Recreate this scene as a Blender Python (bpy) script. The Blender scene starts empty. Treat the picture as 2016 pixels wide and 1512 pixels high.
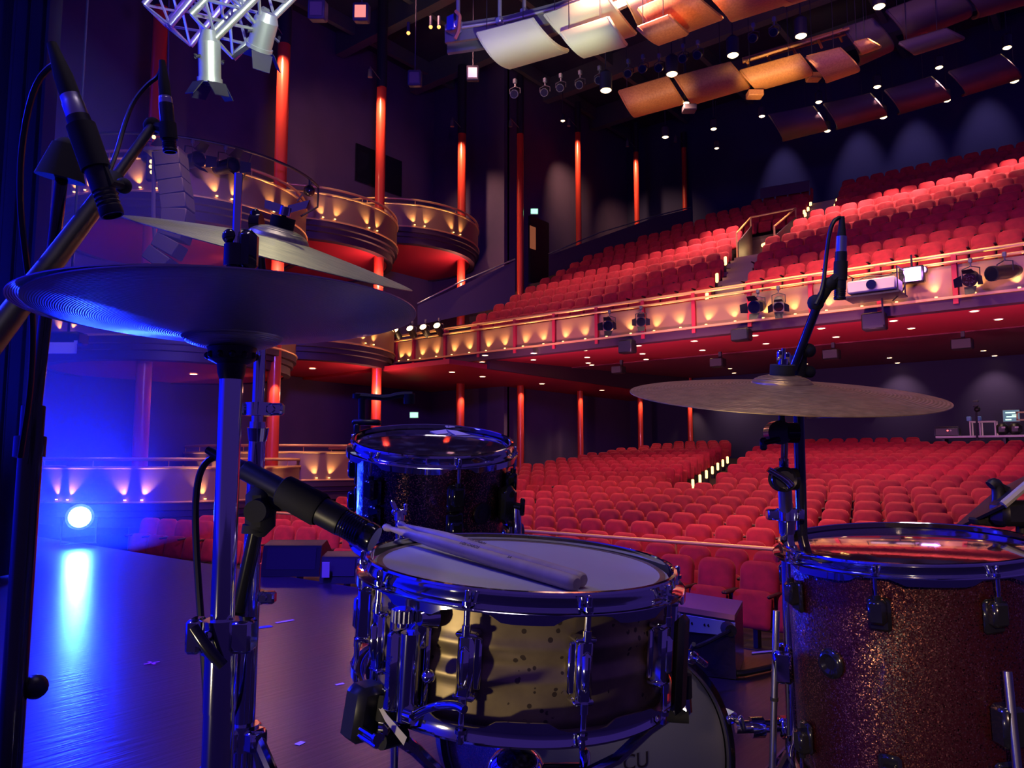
import bpy, math, random
from mathutils import Vector as V, Matrix as Mx
rad = math.radians
random.seed(11)
sc = bpy.context.scene
COL = sc.collection

# ------------------------------------------------------------------ camera
F = 1514.0
YAW = rad(39.0)
PITCH = math.atan(150.0 / F)
CAM = V((0, 0, 0.82))
FW0 = V((-math.sin(YAW), math.cos(YAW), 0))
RT = V((math.cos(YAW), math.sin(YAW), 0))
FW = FW0 * math.cos(PITCH) + V((0, 0, 1)) * math.sin(PITCH)
UP = V((0, 0, 1)) * math.cos(PITCH) - FW0 * math.sin(PITCH)
cd = bpy.data.cameras.new('camera')
cam = bpy.data.objects.new('camera', cd)
COL.objects.link(cam)
cam.location = CAM
cam.rotation_euler = (math.pi / 2 + PITCH, 0, YAW)
cd.sensor_width = 36
cd.lens = F / 2016 * 36
cd.clip_start = 0.05
cd.clip_end = 200
sc.camera = cam


def ray(px, py):
    return RT * ((px - 1008) / F) + UP * ((756 - py) / F) + FW


def P(px, py, d):
    return CAM + ray(px, py) * d


def PZ(px, py, z):
    r = ray(px, py)
    return CAM + r * ((z - CAM.z) / r.z)


def PY(px, py, y):
    r = ray(px, py)
    return CAM + r * (y / r.y)


def PX(px, py, x):
    r = ray(px, py)
    return CAM + r * (x / r.x)


def proj(p):
    v = V(p) - CAM
    d = v.dot(FW)
    return 1008 + F * v.dot(RT) / d, 756 - F * v.dot(UP) / d, d


# ------------------------------------------------------------------ materials
def mat(name, c, rough=0.5, metal=0.0, emit=None, estr=0.0, noise=None, bump=None, sheen=0, coat=0, spec=None, aniso=0, rings=None):
    m = bpy.data.materials.new(name)
    m.use_nodes = True
    nt = m.node_tree
    b = nt.nodes['Principled BSDF']
    b.inputs['Base Color'].default_value = (*c, 1)
    b.inputs['Roughness'].default_value = rough
    b.inputs['Metallic'].default_value = metal
    if sheen:
        b.inputs['Sheen Weight'].default_value = sheen
        b.inputs['Sheen Roughness'].default_value = 0.4
        b.inputs['Sheen Tint'].default_value = (1, .35, .3, 1)
    if coat:
        b.inputs['Coat Weight'].default_value = coat
        b.inputs['Coat Roughness'].default_value = 0.06
    if spec is not None:
        b.inputs['Specular IOR Level'].default_value = spec
    if aniso:
        b.inputs['Anisotropic'].default_value = aniso
    if emit:
        b.inputs['Emission Color'].default_value = (*emit, 1)
        b.inputs['Emission Strength'].default_value = estr
    tc = None
    if noise or bump or rings:
        tc = nt.nodes.new('ShaderNodeTexCoord')
    if noise:
        sc_, c2, lo, hi = noise[:4]
        n = nt.nodes.new('ShaderNodeTexNoise')
        n.inputs['Scale'].default_value = sc_
        n.inputs['Detail'].default_value = 6
        if len(noise) > 4:
            mp = nt.nodes.new('ShaderNodeMapping')
            mp.inputs['Scale'].default_value = noise[4]
            nt.links.new(tc.outputs['Object'], mp.inputs['Vector'])
            nt.links.new(mp.outputs['Vector'], n.inputs['Vector'])
        else:
            nt.links.new(tc.outputs['Object'], n.inputs['Vector'])
        r = nt.nodes.new('ShaderNodeValToRGB')
        r.color_ramp.elements[0].position = lo
        r.color_ramp.elements[0].color = (*c, 1)
        r.color_ramp.elements[1].position = hi
        r.color_ramp.elements[1].color = (*c2, 1)
        nt.links.new(n.outputs['Fac'], r.inputs['Fac'])
        nt.links.new(r.outputs['Color'], b.inputs['Base Color'])
    if bump:
        sc_, st = bump[:2]
        n = nt.nodes.new('ShaderNodeTexNoise')
        n.inputs['Scale'].default_value = sc_
        n.inputs['Detail'].default_value = 4
        mp = nt.nodes.new('ShaderNodeMapping')
        if len(bump) > 2:
            mp.inputs['Scale'].default_value = bump[2]
        if len(bump) > 3:
            mp.inputs['Rotation'].default_value = (0, 0, bump[3])
        nt.links.new(tc.outputs['Object'], mp.inputs['Vector'])
        nt.links.new(mp.outputs['Vector'], n.inputs['Vector'])
        bp = nt.nodes.new('ShaderNodeBump')
        bp.inputs['Strength'].default_value = st
        bp.inputs['Distance'].default_value = 0.01
        nt.links.new(n.outputs['Fac'], bp.inputs['Height'])
        nt.links.new(bp.outputs['Normal'], b.inputs['Normal'])
    if rings:   # concentric lathe grooves about the object's z axis
        fr, st, hammer = rings
        w = nt.nodes.new('ShaderNodeTexWave')
        w.wave_type = 'RINGS'
        w.rings_direction = 'Z'
        w.inputs['Scale'].default_value = fr
        w.inputs['Distortion'].default_value = 1.5
        w.inputs['Detail'].default_value = 3
        nt.links.new(tc.outputs['Object'], w.inputs['Vector'])
        n = nt.nodes.new('ShaderNodeTexVoronoi')
        n.inputs['Scale'].default_value = 38
        n.feature = 'SMOOTH_F1'
        nt.links.new(tc.outputs['Object'], n.inputs['Vector'])
        ad = nt.nodes.new('ShaderNodeMath')
        ad.operation = 'MULTIPLY_ADD'
        ad.inputs[1].default_value = hammer
        nt.links.new(n.outputs['Distance'], ad.inputs[0])
        nt.links.new(w.outputs['Fac'], ad.inputs[2])
        bp = nt.nodes.new('ShaderNodeBump')
        bp.inputs['Strength'].default_value = st
        bp.inputs['Distance'].default_value = 0.0015
        nt.links.new(ad.outputs[0], bp.inputs['Height'])
        nt.links.new(bp.outputs['Normal'], b.inputs['Normal'])
    return m


def sparkle(name, base, fleck):
    """glitter drum wrap: voronoi flakes, each with its own tilt and tint"""
    m = mat(name, base, 0.30, 0.2, coat=0.4)
    nt = m.node_tree
    b = nt.nodes['Principled BSDF']
    tc = nt.nodes.new('ShaderNodeTexCoord')
    vo = nt.nodes.new('ShaderNodeTexVoronoi')
    vo.inputs['Scale'].default_value = 620
    nt.links.new(tc.outputs['Object'], vo.inputs['Vector'])
    sep = nt.nodes.new('ShaderNodeSeparateColor')
    nt.links.new(vo.outputs['Color'], sep.inputs['Color'])
    rp = nt.nodes.new('ShaderNodeValToRGB')
    rp.color_ramp.elements[0].position = 0.72
    rp.color_ramp.elements[0].color = (*base, 1)
    rp.color_ramp.elements[1].position = 0.95
    rp.color_ramp.elements[1].color = (*fleck, 1)
    nt.links.new(sep.outputs['Red'], rp.inputs['Fac'])
    nt.links.new(rp.outputs['Color'], b.inputs['Base Color'])
    mt = nt.nodes.new('ShaderNodeMath')
    mt.operation = 'GREATER_THAN'
    mt.inputs[1].default_value = 0.72
    nt.links.new(sep.outputs['Red'], mt.inputs[0])
    nt.links.new(mt.outputs[0], b.inputs['Metallic'])
    geo = nt.nodes.new('ShaderNodeNewGeometry')
    sub = nt.nodes.new('ShaderNodeVectorMath')
    sub.operation = 'SUBTRACT'
    sub.inputs[1].default_value = (.5, .5, .5)
    nt.links.new(vo.outputs['Color'], sub.inputs[0])
    mul = nt.nodes.new('ShaderNodeVectorMath')
    mul.operation = 'SCALE'
    mul.inputs['Scale'].default_value = .30
    nt.links.new(sub.outputs[0], mul.inputs[0])
    add = nt.nodes.new('ShaderNodeVectorMath')
    nt.links.new(mul.outputs[0], add.inputs[0])
    nt.links.new(geo.outputs['Normal'], add.inputs[1])
    nrm = nt.nodes.new('ShaderNodeVectorMath')
    nrm.operation = 'NORMALIZE'
    nt.links.new(add.outputs[0], nrm.inputs[0])
    nt.links.new(nrm.outputs[0], b.inputs['Normal'])
    return m


def glow(name, c, s):
    return mat(name, (0.02, 0.02, 0.02), 0.5, emit=c, estr=s)


K = dict(
    seat=mat('red velvet', (0.46, 0.010, 0.030), 0.85, sheen=0.4, noise=(9, (0.33, 0.006, 0.022), .35, .65)),
    seatdark=mat('dark seat shell', (0.05, 0.006, 0.012), 0.6),
    iron=mat('black ironwork', (0.02, 0.016, 0.03), 0.5),
    wall=mat('dark plaster wall', (0.095, 0.057, 0.13), 0.9, noise=(.6, (0.07, 0.044, 0.105), .4, .7), bump=(14, .25)),
    wallback=mat('dark back wall', (0.030, 0.026, 0.085), 0.9),
    ceil=mat('black ceiling', (0.024, 0.021, 0.060), 0.9),
    red=mat('red lacquer column', (0.64, 0.050, 0.028), 0.32, coat=.3),
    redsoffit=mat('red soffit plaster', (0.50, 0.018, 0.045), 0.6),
    plum=mat('dark plum fascia', (0.055, 0.022, 0.04), 0.5),
    gold=mat('brushed bronze panel', (0.42, 0.23, 0.12), 0.45, 0.45, bump=(30, .12, (1, 1, 8))),
    brass=mat('polished brass rail', (0.90, 0.52, 0.20), 0.42, 0.5),
    mesh=mat('perforated wire panel', (0.30, 0.22, 0.22), 0.4, 0.6),
    carpet=mat('dark carpet', (0.035, 0.014, 0.022), 0.95),
    step=mat('timber step edge', (0.30, 0.20, 0.15), 0.6),
    stage=mat('black stage lino', (0.020, 0.012, 0.020), 0.29, noise=(2.2, (0.034, 0.018, 0.026), .4, .75), bump=(50, .13, (1, .10, 1), .9)),
    drape=mat('black stage drape', (0.012, 0.012, 0.03), 0.9),
    cream=mat('cream acoustic panel', (0.58, 0.58, 0.36), 0.6, bump=(60, .1)),
    amber=mat('amber acoustic panel', (0.52, 0.22, 0.07), 0.55, noise=(30, (0.43, 0.17, 0.055), .4, .6)),
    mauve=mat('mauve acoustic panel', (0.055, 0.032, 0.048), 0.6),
    alu=mat('aluminium truss', (0.62, 0.64, 0.62), 0.35, 0.8),
    grey=mat('grey steel', (0.16, 0.16, 0.17), 0.45, 0.4),
    chrome=mat('polished chrome', (0.72, 0.73, 0.76), 0.07, 1.0),
    satin=mat('satin steel', (0.55, 0.56, 0.6), 0.3, 1.0),
    black=mat('black plastic', (0.012, 0.012, 0.015), 0.42),
    gloss=mat('gloss black metal', (0.012, 0.012, 0.016), 0.16, coat=.4),
    pitch=mat('matt black cabinet', (0.004, 0.004, 0.009), 0.85),
    rubber=mat('black rubber', (0.01, 0.01, 0.012), 0.8),
    cable=mat('black cable', (0.012, 0.012, 0.014), 0.4),
    felt=mat('black felt', (0.02, 0.02, 0.024), 0.95),
    head=mat('white coated drumhead', (0.54, 0.52, 0.52), 0.55, noise=(7, (0.48, 0.46, 0.47), .35, .7)),
    clear=mat('clear drumhead', (0.035, 0.022, 0.03), 0.045, spec=.8, coat=.6, noise=(30, (0.16, 0.14, 0.16), .54, .74)),
    clean=mat('smoky drumhead', (0.05, 0.022, 0.018), 0.02, spec=1.0, coat=.9),
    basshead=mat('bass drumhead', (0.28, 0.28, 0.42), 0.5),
    tan=mat('tan hardware lining', (0.5, 0.36, 0.22), 0.5),
    wood=mat('hickory drumstick', (0.56, 0.44, 0.38), 0.5, noise=(40, (0.46, 0.35, 0.30), .35, .7)),
    ink=mat('dark ink', (0.03, 0.02, 0.04), 0.6),
    paper=mat('pale tape', (0.72, 0.66, 0.62), 0.7),
    white=mat('off white casing', (0.68, 0.64, 0.56), 0.45),
    lens=mat('dark lens', (0.01, 0.01, 0.02), 0.05, coat=1),
    hat=mat('bronze hi-hat', (0.50, 0.44, 0.40), 0.34, .9, aniso=.5, rings=(160, .22, .8)),
    crash=mat('pale bronze crash', (0.60, 0.56, 0.36), 0.42, 0.75, noise=(35, (0.40, 0.38, 0.26), .35, .7, (1, 6, 1)), rings=(60, .3, .5)),
    ride=mat('raw bronze ride', (0.56, 0.38, 0.17), 0.42, 0.75, noise=(60, (0.38, 0.25, 0.11), .35, .7), rings=(55, .6, 3.0)),
    wrap=sparkle('red sparkle wrap', (0.030, 0.004, 0.006), (1.0, 0.42, 0.25)),
    warm=glow('warm lamp', (1.0, 0.62, 0.26), 7),
    warmdim=glow('warm pilot lamp', (1.0, 0.50, 0.14), 3),
    exitg=glow('green exit sign', (0.25, 1.0, 0.42), 1.6),
    lilac=glow('lilac lamp', (0.75, 0.30, 1.0), 4),
    lamp=glow('blue lamp lens', (0.045, 0.28, 1.0), 85),
    cyan=glow('screen cyan', (0.15, 0.5, 1.0), 2),
    blueplug=mat('blue connector', (0.10, 0.35, 0.65), 0.4),
    orange=mat('orange plywood', (0.75, 0.26, 0.12), 0.6),
    pink=mat('pink tape', (0.75, 0.15, 0.4), 0.6),
    bluetape=mat('blue tape', (0.03, 0.06, 0.6), 0.6),
)


def brass_shell():
    m = mat('patinated brass shell', (0.46, 0.34, 0.16), 0.42, 0.55)
    nt = m.node_tree
    b = nt.nodes['Principled BSDF']
    tc = nt.nodes.new('ShaderNodeTexCoord')
    n = nt.nodes.new('ShaderNodeTexNoise')
    n.inputs['Scale'].default_value = 14
    n.inputs['Detail'].default_value = 8
    nt.links.new(tc.outputs['Object'], n.inputs['Vector'])
    r = nt.nodes.new('ShaderNodeValToRGB')
    r.color_ramp.elements[0].position = .35
    r.color_ramp.elements[0].color = (0.22, 0.16, 0.10, 1)
    r.color_ramp.elements[1].position = .65
    r.color_ramp.elements[1].color = (0.52, 0.40, 0.19, 1)
    nt.links.new(n.outputs['Fac'], r.inputs['Fac'])
    v = nt.nodes.new('ShaderNodeTexVoronoi')
    v.inputs['Scale'].default_value = 95
    nt.links.new(tc.outputs['Object'], v.inputs['Vector'])
    lt = nt.nodes.new('ShaderNodeMath')
    lt.operation = 'LESS_THAN'
    lt.inputs[1].default_value = 0.26
    nt.links.new(v.outputs['Distance'], lt.inputs[0])
    gt = nt.nodes.new('ShaderNodeMath')
    gt.operation = 'GREATER_THAN'
    gt.inputs[1].default_value = .56
    nt.links.new(n.outputs['Fac'], gt.inputs[0])
    ml = nt.nodes.new('ShaderNodeMath')
    ml.operation = 'MULTIPLY'
    nt.links.new(lt.outputs[0], ml.inputs[0])
    nt.links.new(gt.outputs[0], ml.inputs[1])
    mx = nt.nodes.new('ShaderNodeMix')
    mx.data_type = 'RGBA'
    nt.links.new(ml.outputs[0], mx.inputs['Factor'])
    nt.links.new(r.outputs['Color'], mx.inputs['A'])
    mx.inputs['B'].default_value = (0.13, 0.095, 0.06, 1)
    nt.links.new(mx.outputs['Result'], b.inputs['Base Color'])
    return m


K['shell'] = brass_shell()


# ------------------------------------------------------------------ mesh builder
def frame(z, hint=None):
    z = V(z).normalized()
    h = V(hint) if hint else (V((0, 0, 1)) if abs(z.z) < .9 else V((1, 0, 0)))
    x = h.cross(z)
    if x.length < 1e-6:
        x = V((0, 1, 0)).cross(z)
    x.normalize()
    return x, z.cross(x), z


class MB:
    def __init__(s):
        s.v = []
        s.f = []

    def add(s, vs, fs):
        o = len(s.v)
        s.v += [V(p) for p in vs]
        s.f += [tuple(i + o for i in f) for f in fs]
        return s

    def box(s, c, size, ax=None, bev=0.0):
        c = V(c)
        X, Y, Z = ax if ax else (V((1, 0, 0)), V((0, 1, 0)), V((0, 0, 1)))
        h = V(size) / 2
        if bev <= 0:
            vs = [c + X * (h.x * a) + Y * (h.y * b) + Z * (h.z * d) for a in (-1, 1) for b in (-1, 1) for d in (-1, 1)]
            return s.add(vs, [(0, 1, 3, 2), (4, 6, 7, 5), (0, 4, 5, 1), (2, 3, 7, 6), (0, 2, 6, 4), (1, 5, 7, 3)])
        b_ = min(bev, h.x * .95, h.y * .95, h.z * .95)
        idx = {}
        vs = []
        for a in (-1, 1):
            for b in (-1, 1):
                for d in (-1, 1):
                    for k in range(3):
                        q = [h.x, h.y, h.z]
                        for j in range(3):
                            if j != k:
                                q[j] -= b_
                        idx[a, b, d, k] = len(vs)
                        vs.append(c + X * (q[0] * a) + Y * (q[1] * b) + Z * (q[2] * d))
        fs = []
        S = (-1, 1)
        for t in S:
            fs.append([idx[t, b, d, 0] for b, d in ((-1, -1), (1, -1), (1, 1), (-1, 1))][::t])
            fs.append([idx[b, t, d, 1] for b, d in ((-1, -1), (-1, 1), (1, 1), (1, -1))][::t])
            fs.append([idx[b, d, t, 2] for b, d in ((-1, -1), (1, -1), (1, 1), (-1, 1))][::t])
        for a in S:
            for b in S:
                w = a * b
                fs.append([idx[a, b, -1, 0], idx[a, b, -1, 1], idx[a, b, 1, 1], idx[a, b, 1, 0]][::w])
                fs.append([idx[a, -1, b, 0], idx[a, 1, b, 0], idx[a, 1, b, 2], idx[a, -1, b, 2]][::w])
                fs.append([idx[-1, a, b, 1], idx[-1, a, b, 2], idx[1, a, b, 2], idx[1, a, b, 1]][::w])
        for a in S:
            for b in S:
                for d in S:
                    fs.append([idx[a, b, d, 0], idx[a, b, d, 1], idx[a, b, d, 2]][::a * b * d])
        return s.add(vs, fs)

    def cyl(s, p0, p1, r0, r1=None, n=16, cap=True):
        p0, p1 = V(p0), V(p1)
        r1 = r0 if r1 is None else r1
        x, y, z = frame(p1 - p0)
        vs = []
        for p, r in ((p0, r0), (p1, r1)):
            for i in range(n):
                t = 2 * math.pi * i / n
                vs.append(p + x * (r * math.cos(t)) + y * (r * math.sin(t)))
        fs = [(i, (i + 1) % n, n + (i + 1) % n, n + i) for i in range(n)]
        if cap:
            fs += [tuple(range(n))[::-1], tuple(range(n, 2 * n))]
        return s.add(vs, fs)

    def tube(s, pts, r, n=8, closed=False, smooth=0):
        pts = [V(p) for p in pts]
        for _ in range(smooth):
            q = [pts[0]]
            for a, b in zip(pts, pts[1:]):
                q += [a.lerp(b, .25), a.lerp(b, .75)]
            q.append(pts[-1])
            pts = q
        m = len(pts)
        rs = r if isinstance(r, (list, tuple)) else None
        vs = []
        x = None
        for i, p in enumerate(pts):
            a = pts[(i - 1) % m] if closed or i else pts[0]
            b = pts[(i + 1) % m] if closed or i < m - 1 else pts[-1]
            t = (b - a).normalized()
            if x is None:
                x = frame(t)[0]
            x = (x - t * x.dot(t)).normalized()
            y = t.cross(x)
            rr = r if rs is None else rs[0] + (rs[1] - rs[0]) * i / (m - 1)
            vs += [p + x * (rr * math.cos(2 * math.pi * k / n)) + y * (rr * math.sin(2 * math.pi * k / n)) for k in range(n)]
        fs = []
        for i in range(m if closed else m - 1):
            j = (i + 1) % m
            fs += [(i * n + k, i * n + (k + 1) % n, j * n + (k + 1) % n, j * n + k) for k in range(n)]
        if not closed:
            fs += [tuple(range(n))[::-1], tuple(range((m - 1) * n, m * n))]
        return s.add(vs, fs)

    def lathe(s, prof, n=32, M=None, mod=None, a0=0, a1=None, closed=False):
        """profile of (r, z) turned about z; mod(i_profile, angle) adds to z"""
        M = M or Mx.Identity(4)
        full = a1 is None
        k = n if full else n + 1
        a1 = a0 + 2 * math.pi if full else a1
        vs = []
        for i in range(k):
            t = a0 + (a1 - a0) * i / n
            for j, (r, z) in enumerate(prof):
                vs.append(M @ V((r * math.cos(t), r * math.sin(t), z + (mod(j, t) if mod else 0))))
        m = len(prof)
        fs = []
        for i in range(n):
            i2 = (i + 1) % k
            for j in range(m if closed else m - 1):
                j2 = (j + 1) % m
                a, b, c, d = i * m + j, i2 * m + j, i2 * m + j2, i * m + j2
                fs.append((a, b, c, d))
        return s.add(vs, fs)

    def ball(s, c, r, n=12, sc=(1, 1, 1)):
        M = Mx.Translation(V(c)) @ Mx.Diagonal((*sc, 1))
        pr = [(max(1e-5, r * math.sin(math.pi * j / (n // 2 + 2))), -r * math.cos(math.pi * j / (n // 2 + 2))) for j in range(n // 2 + 3)]
        return s.lathe(pr, n, M)

    def disc(s, c, nrm, r, n=24):
        x, y, z = frame(nrm)
        c = V(c)
        return s.add([c + x * (r * math.cos(2 * math.pi * i / n)) + y * (r * math.sin(2 * math.pi * i / n)) for i in range(n)], [tuple(range(n))])

    def slab(s, M, w, h, t, rc, e=0.02, n=5, bulge=0.0):
        """upholstered rounded slab in M's xz plane: width w, height h (from z=0), thickness t along y"""
        def ring(ins, y):
            r = max(rc - ins * .4, .004)
            x1, z0, z1 = w / 2 - ins, ins, h - ins
            out = []
            for cx, cz, a in ((x1 - r, z1 - r, 0), (-x1 + r, z1 - r, 90), (-x1 + r * .5, z0 + r * .5, 180), (x1 - r * .5, z0 + r * .5, 270)):
                rr = r if a < 180 else r * .5
                for k in range(n):
                    t_ = rad(a + 90 * k / (n - 1))
                    out.append(M @ V((cx + rr * math.cos(t_), y, cz + rr * math.sin(t_))))
            return out
        R_ = [ring(e * 2.2, -t / 2 - bulge), ring(e * .6, -t / 2 + e * .4 - bulge * .3), ring(0, -t / 2 + e), ring(0, t / 2 - e), ring(e * .6, t / 2 - e * .4), ring(e * 2.2, t / 2)]
        m = len(R_[0])
        fs = [tuple(range(m))]
        for i in range(len(R_) - 1):
            fs += [(i * m + k, (i + 1) * m + k, (i + 1) * m + (k + 1) % m, i * m + (k + 1) % m) for k in range(m)]
        fs.append(tuple(range((len(R_) - 1) * m, len(R_) * m))[::-1])
        return s.add([p for r in R_ for p in r], fs)

    def sheet(s, grid, t):
        """thick sheet from a rows x cols grid of points, thickness t along its normals"""
        nr, nc = len(grid), len(grid[0])
        top = [V(p) for row in grid for p in row]
        nor = []
        for i in range(nr):
            for j in range(nc):
                a = V(grid[min(i + 1, nr - 1)][j]) - V(grid[max(i - 1, 0)][j])
                b = V(grid[i][min(j + 1, nc - 1)]) - V(grid[i][max(j - 1, 0)])
                nor.append(a.cross(b).normalized())
        bot = [p + q * t for p, q in zip(top, nor)]
        N = nr * nc
        fs = []
        for i in range(nr - 1):
            for j in range(nc - 1):
                a, b, c, d = i * nc + j, i * nc + j + 1, (i + 1) * nc + j + 1, (i + 1) * nc + j
                fs += [(a, b, c, d), (N + a, N + d, N + c, N + b)]
        edge = [i for i in range(nc)] + [i * nc + nc - 1 for i in range(1, nr)] + [(nr - 1) * nc + j for j in range(nc - 2, -1, -1)] + [i * nc for i in range(nr - 2, 0, -1)]
        for a, b in zip(edge, edge[1:] + edge[:1]):
            fs.append((a, N + a, N + b, b))
        return s.add(top + bot, fs)

    def data(s, name, m, xf=None, ang=40):
        me = bpy.data.meshes.new(name)
        vs = [xf @ p for p in s.v] if xf else s.v
        me.from_pydata([tuple(p) for p in vs], [], s.f)
        me.validate()
        me.polygons.foreach_set('use_smooth', [True] * len(me.polygons))
        me.set_sharp_from_angle(angle=rad(ang))
        me.materials.append(m)
        return me


INV = {}


def tag(o, label, cat, group=None):
    o['label'] = label
    o['category'] = cat
    if group:
        o['group'] = group
    return o


def thing(name, label, cat, at=(0, 0, 0), group=None):
    """an Empty at the base of a thing; `at` is a point or a whole matrix"""
    o = bpy.data.objects.new(name, None)
    o.empty_display_size = .1
    COL.objects.link(o)
    M = at if isinstance(at, Mx) else Mx.Translation(V(at))
    o.matrix_world = M
    INV[o.name] = M.inverted()
    return tag(o, label, cat, group)


def part(parent, name, mb, m, local=False, label=None, ang=40):
    r = parent
    while r.parent:
        r = r.parent
    o = bpy.data.objects.new(name, mb.data(name, m, None if local else INV[r.name], ang))
    COL.objects.link(o)
    o.parent = parent
    if label:
        o['label'] = label
    return o


def solo(name, mb, m, label=None, cat=None, group=None, kind=None):
    lo = V((min(p.x for p in mb.v), min(p.y for p in mb.v), min(p.z for p in mb.v)))
    hi = V((max(p.x for p in mb.v), max(p.y for p in mb.v), max(p.z for p in mb.v)))
    c = V(((lo.x + hi.x) / 2, (lo.y + hi.y) / 2, lo.z))
    o = bpy.data.objects.new(name, mb.data(name, m, Mx.Translation(-c)))
    COL.objects.link(o)
    o.location = c
    if kind:
        o['kind'] = kind
    if label:
        tag(o, label, cat, group)
    return o


def struct(name, mb, m):
    return solo(name, mb, m, kind='structure')


def dup(root, M, label, group=None):
    r = root.copy()
    COL.objects.link(r)
    r.matrix_world = M
    r['label'] = label
    if group:
        r['group'] = group
    for c in root.children:
        d = c.copy()
        COL.objects.link(d)
        d.parent = r
        for g in c.children:
            e = g.copy()
            COL.objects.link(e)
            e.parent = d
    return r


_ones = 'first second third fourth fifth sixth seventh eighth ninth tenth eleventh twelfth thirteenth fourteenth fifteenth sixteenth seventeenth eighteenth nineteenth twentieth'.split()


def nth(i):
    if i < 20:
        return _ones[i]
    tens = {2: 'twenty', 3: 'thirty', 4: 'forty', 5: 'fifty'}
    n = i + 1
    if n % 10 == 0:
        return {30: 'thirtieth', 40: 'fortieth', 50: 'fiftieth'}[n]
    return tens[n // 10] + '-' + _ones[n % 10 - 1]


def light(kind, loc, energy, color, aim=None, size=.1, angle=60, blend=.5, name='light'):
    l = bpy.data.lights.new(name, kind)
    l.energy = energy
    l.color = color
    if kind == 'AREA':
        l.size = size
    else:
        l.shadow_soft_size = size
    if kind == 'SPOT':
        l.spot_size = rad(angle)
        l.spot_blend = blend
    o = bpy.data.objects.new(name, l)
    COL.objects.link(o)
    o.location = loc
    if aim is not None:
        o.rotation_euler = (V(aim) - V(loc)).to_track_quat('-Z', 'Y').to_euler()
    return o

# ================================================================== THE HALL
X1 = 2.2            # right edge of what is built


def fl(y):
    return -1.2 + max(0.0, y - 10.2) * 0.1


def zb(i):
    return 4.56 + .448 * i


def yb(i):
    return 18.0 + .85 * i


def box2(m, x0, x1, y0, y1, z0, z1):
    return m.box(((x0 + x1) / 2, (y0 + y1) / 2, (z0 + z1) / 2), (abs(x1 - x0), abs(y1 - y0), abs(z1 - z0)))


# stage
m = MB()
box2(m, -24, 9, -6, 3.32, -.12, 0)
struct('floor_stage', m, K['stage'])
m = MB()
box2(m, -24, 9, 3.20, 3.30, -1.2, -.121)
struct('trim_1', m, K['plum'])
m = MB()
for i in range(30):
    x = -16.5 + i * .62
    box2(m, x, x + .30, 3.331, 3.36, -.42, -.13)
struct('trim_2', m, K['orange'])
# stalls floor, raked
m = MB()
ys = [3.3, 10.2, 31.2]
for a, b in zip(ys, ys[1:]):
    m.add([(-22, a, fl(a)), (X1, a, fl(a)), (X1, b, fl(b)), (-22, b, fl(b)), (-22, a, fl(a) - .2), (X1, a, fl(a) - .2), (X1, b, fl(b) - .2), (-22, b, fl(b) - .2)],
          [(0, 1, 2, 3), (7, 6, 5, 4), (0, 4, 5, 1), (2, 6, 7, 3), (1, 5, 6, 2), (0, 3, 7, 4)])
struct('floor_stalls', m, K['carpet'])
# walls
m = MB()
box2(m, -22.3, -22, 2.9, 22.2, -1.2, 16.5)
struct('wall_left', m, K['wall'])
m = MB()
box2(m, -18.5, -18.2, 22.2, 31.2, -.2, 16.5)
box2(m, -22.3, -18.2, 22.0, 22.3, -.2, 16.5)
struct('wall_left_rear', m, K['wall'])
m = MB()
box2(m, -22.3, X1, 31.2, 31.4, 0, 16.5)
struct('wall_back', m, K['wallback'])
m = MB()
box2(m, -23, X1, 3.4, 31.4, 16.5, 16.7)
box2(m, -23, X1, 3.4, 3.8, 13.0, 16.5)
struct('ceiling', m, K['ceil'])
m = MB()
for y in (6.2, 8.6, 12.6, 16.8, 20.5, 24.5, 28):
    box2(m, -21.9, X1, y, y + .35, 15.6, 16.5)
for x in range(-21, 2, 3):
    box2(m, x, x + .18, 4, 31, 16.0, 16.5)
struct('ceiling_beams', m, K['grey'])
# stage-left wing wall and drape
m = MB()
a, b = P(-260, 700, 5.6), P(62, 700, 5.6)
n_ = 64
row = [a.lerp(b, i / n_) + FW0 * (.11 * math.sin(i * 1.15) + .05 * math.sin(i * .43)) for i in range(n_ + 1)]
m.sheet([[V((p.x, p.y, 0.01)) for p in row], [V((p.x, p.y, 7.5)) for p in row]], .02)
solo('stage_drape', m, K['drape'], 'black pleated stage drape hanging at the far left of the stage', 'curtain')

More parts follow.
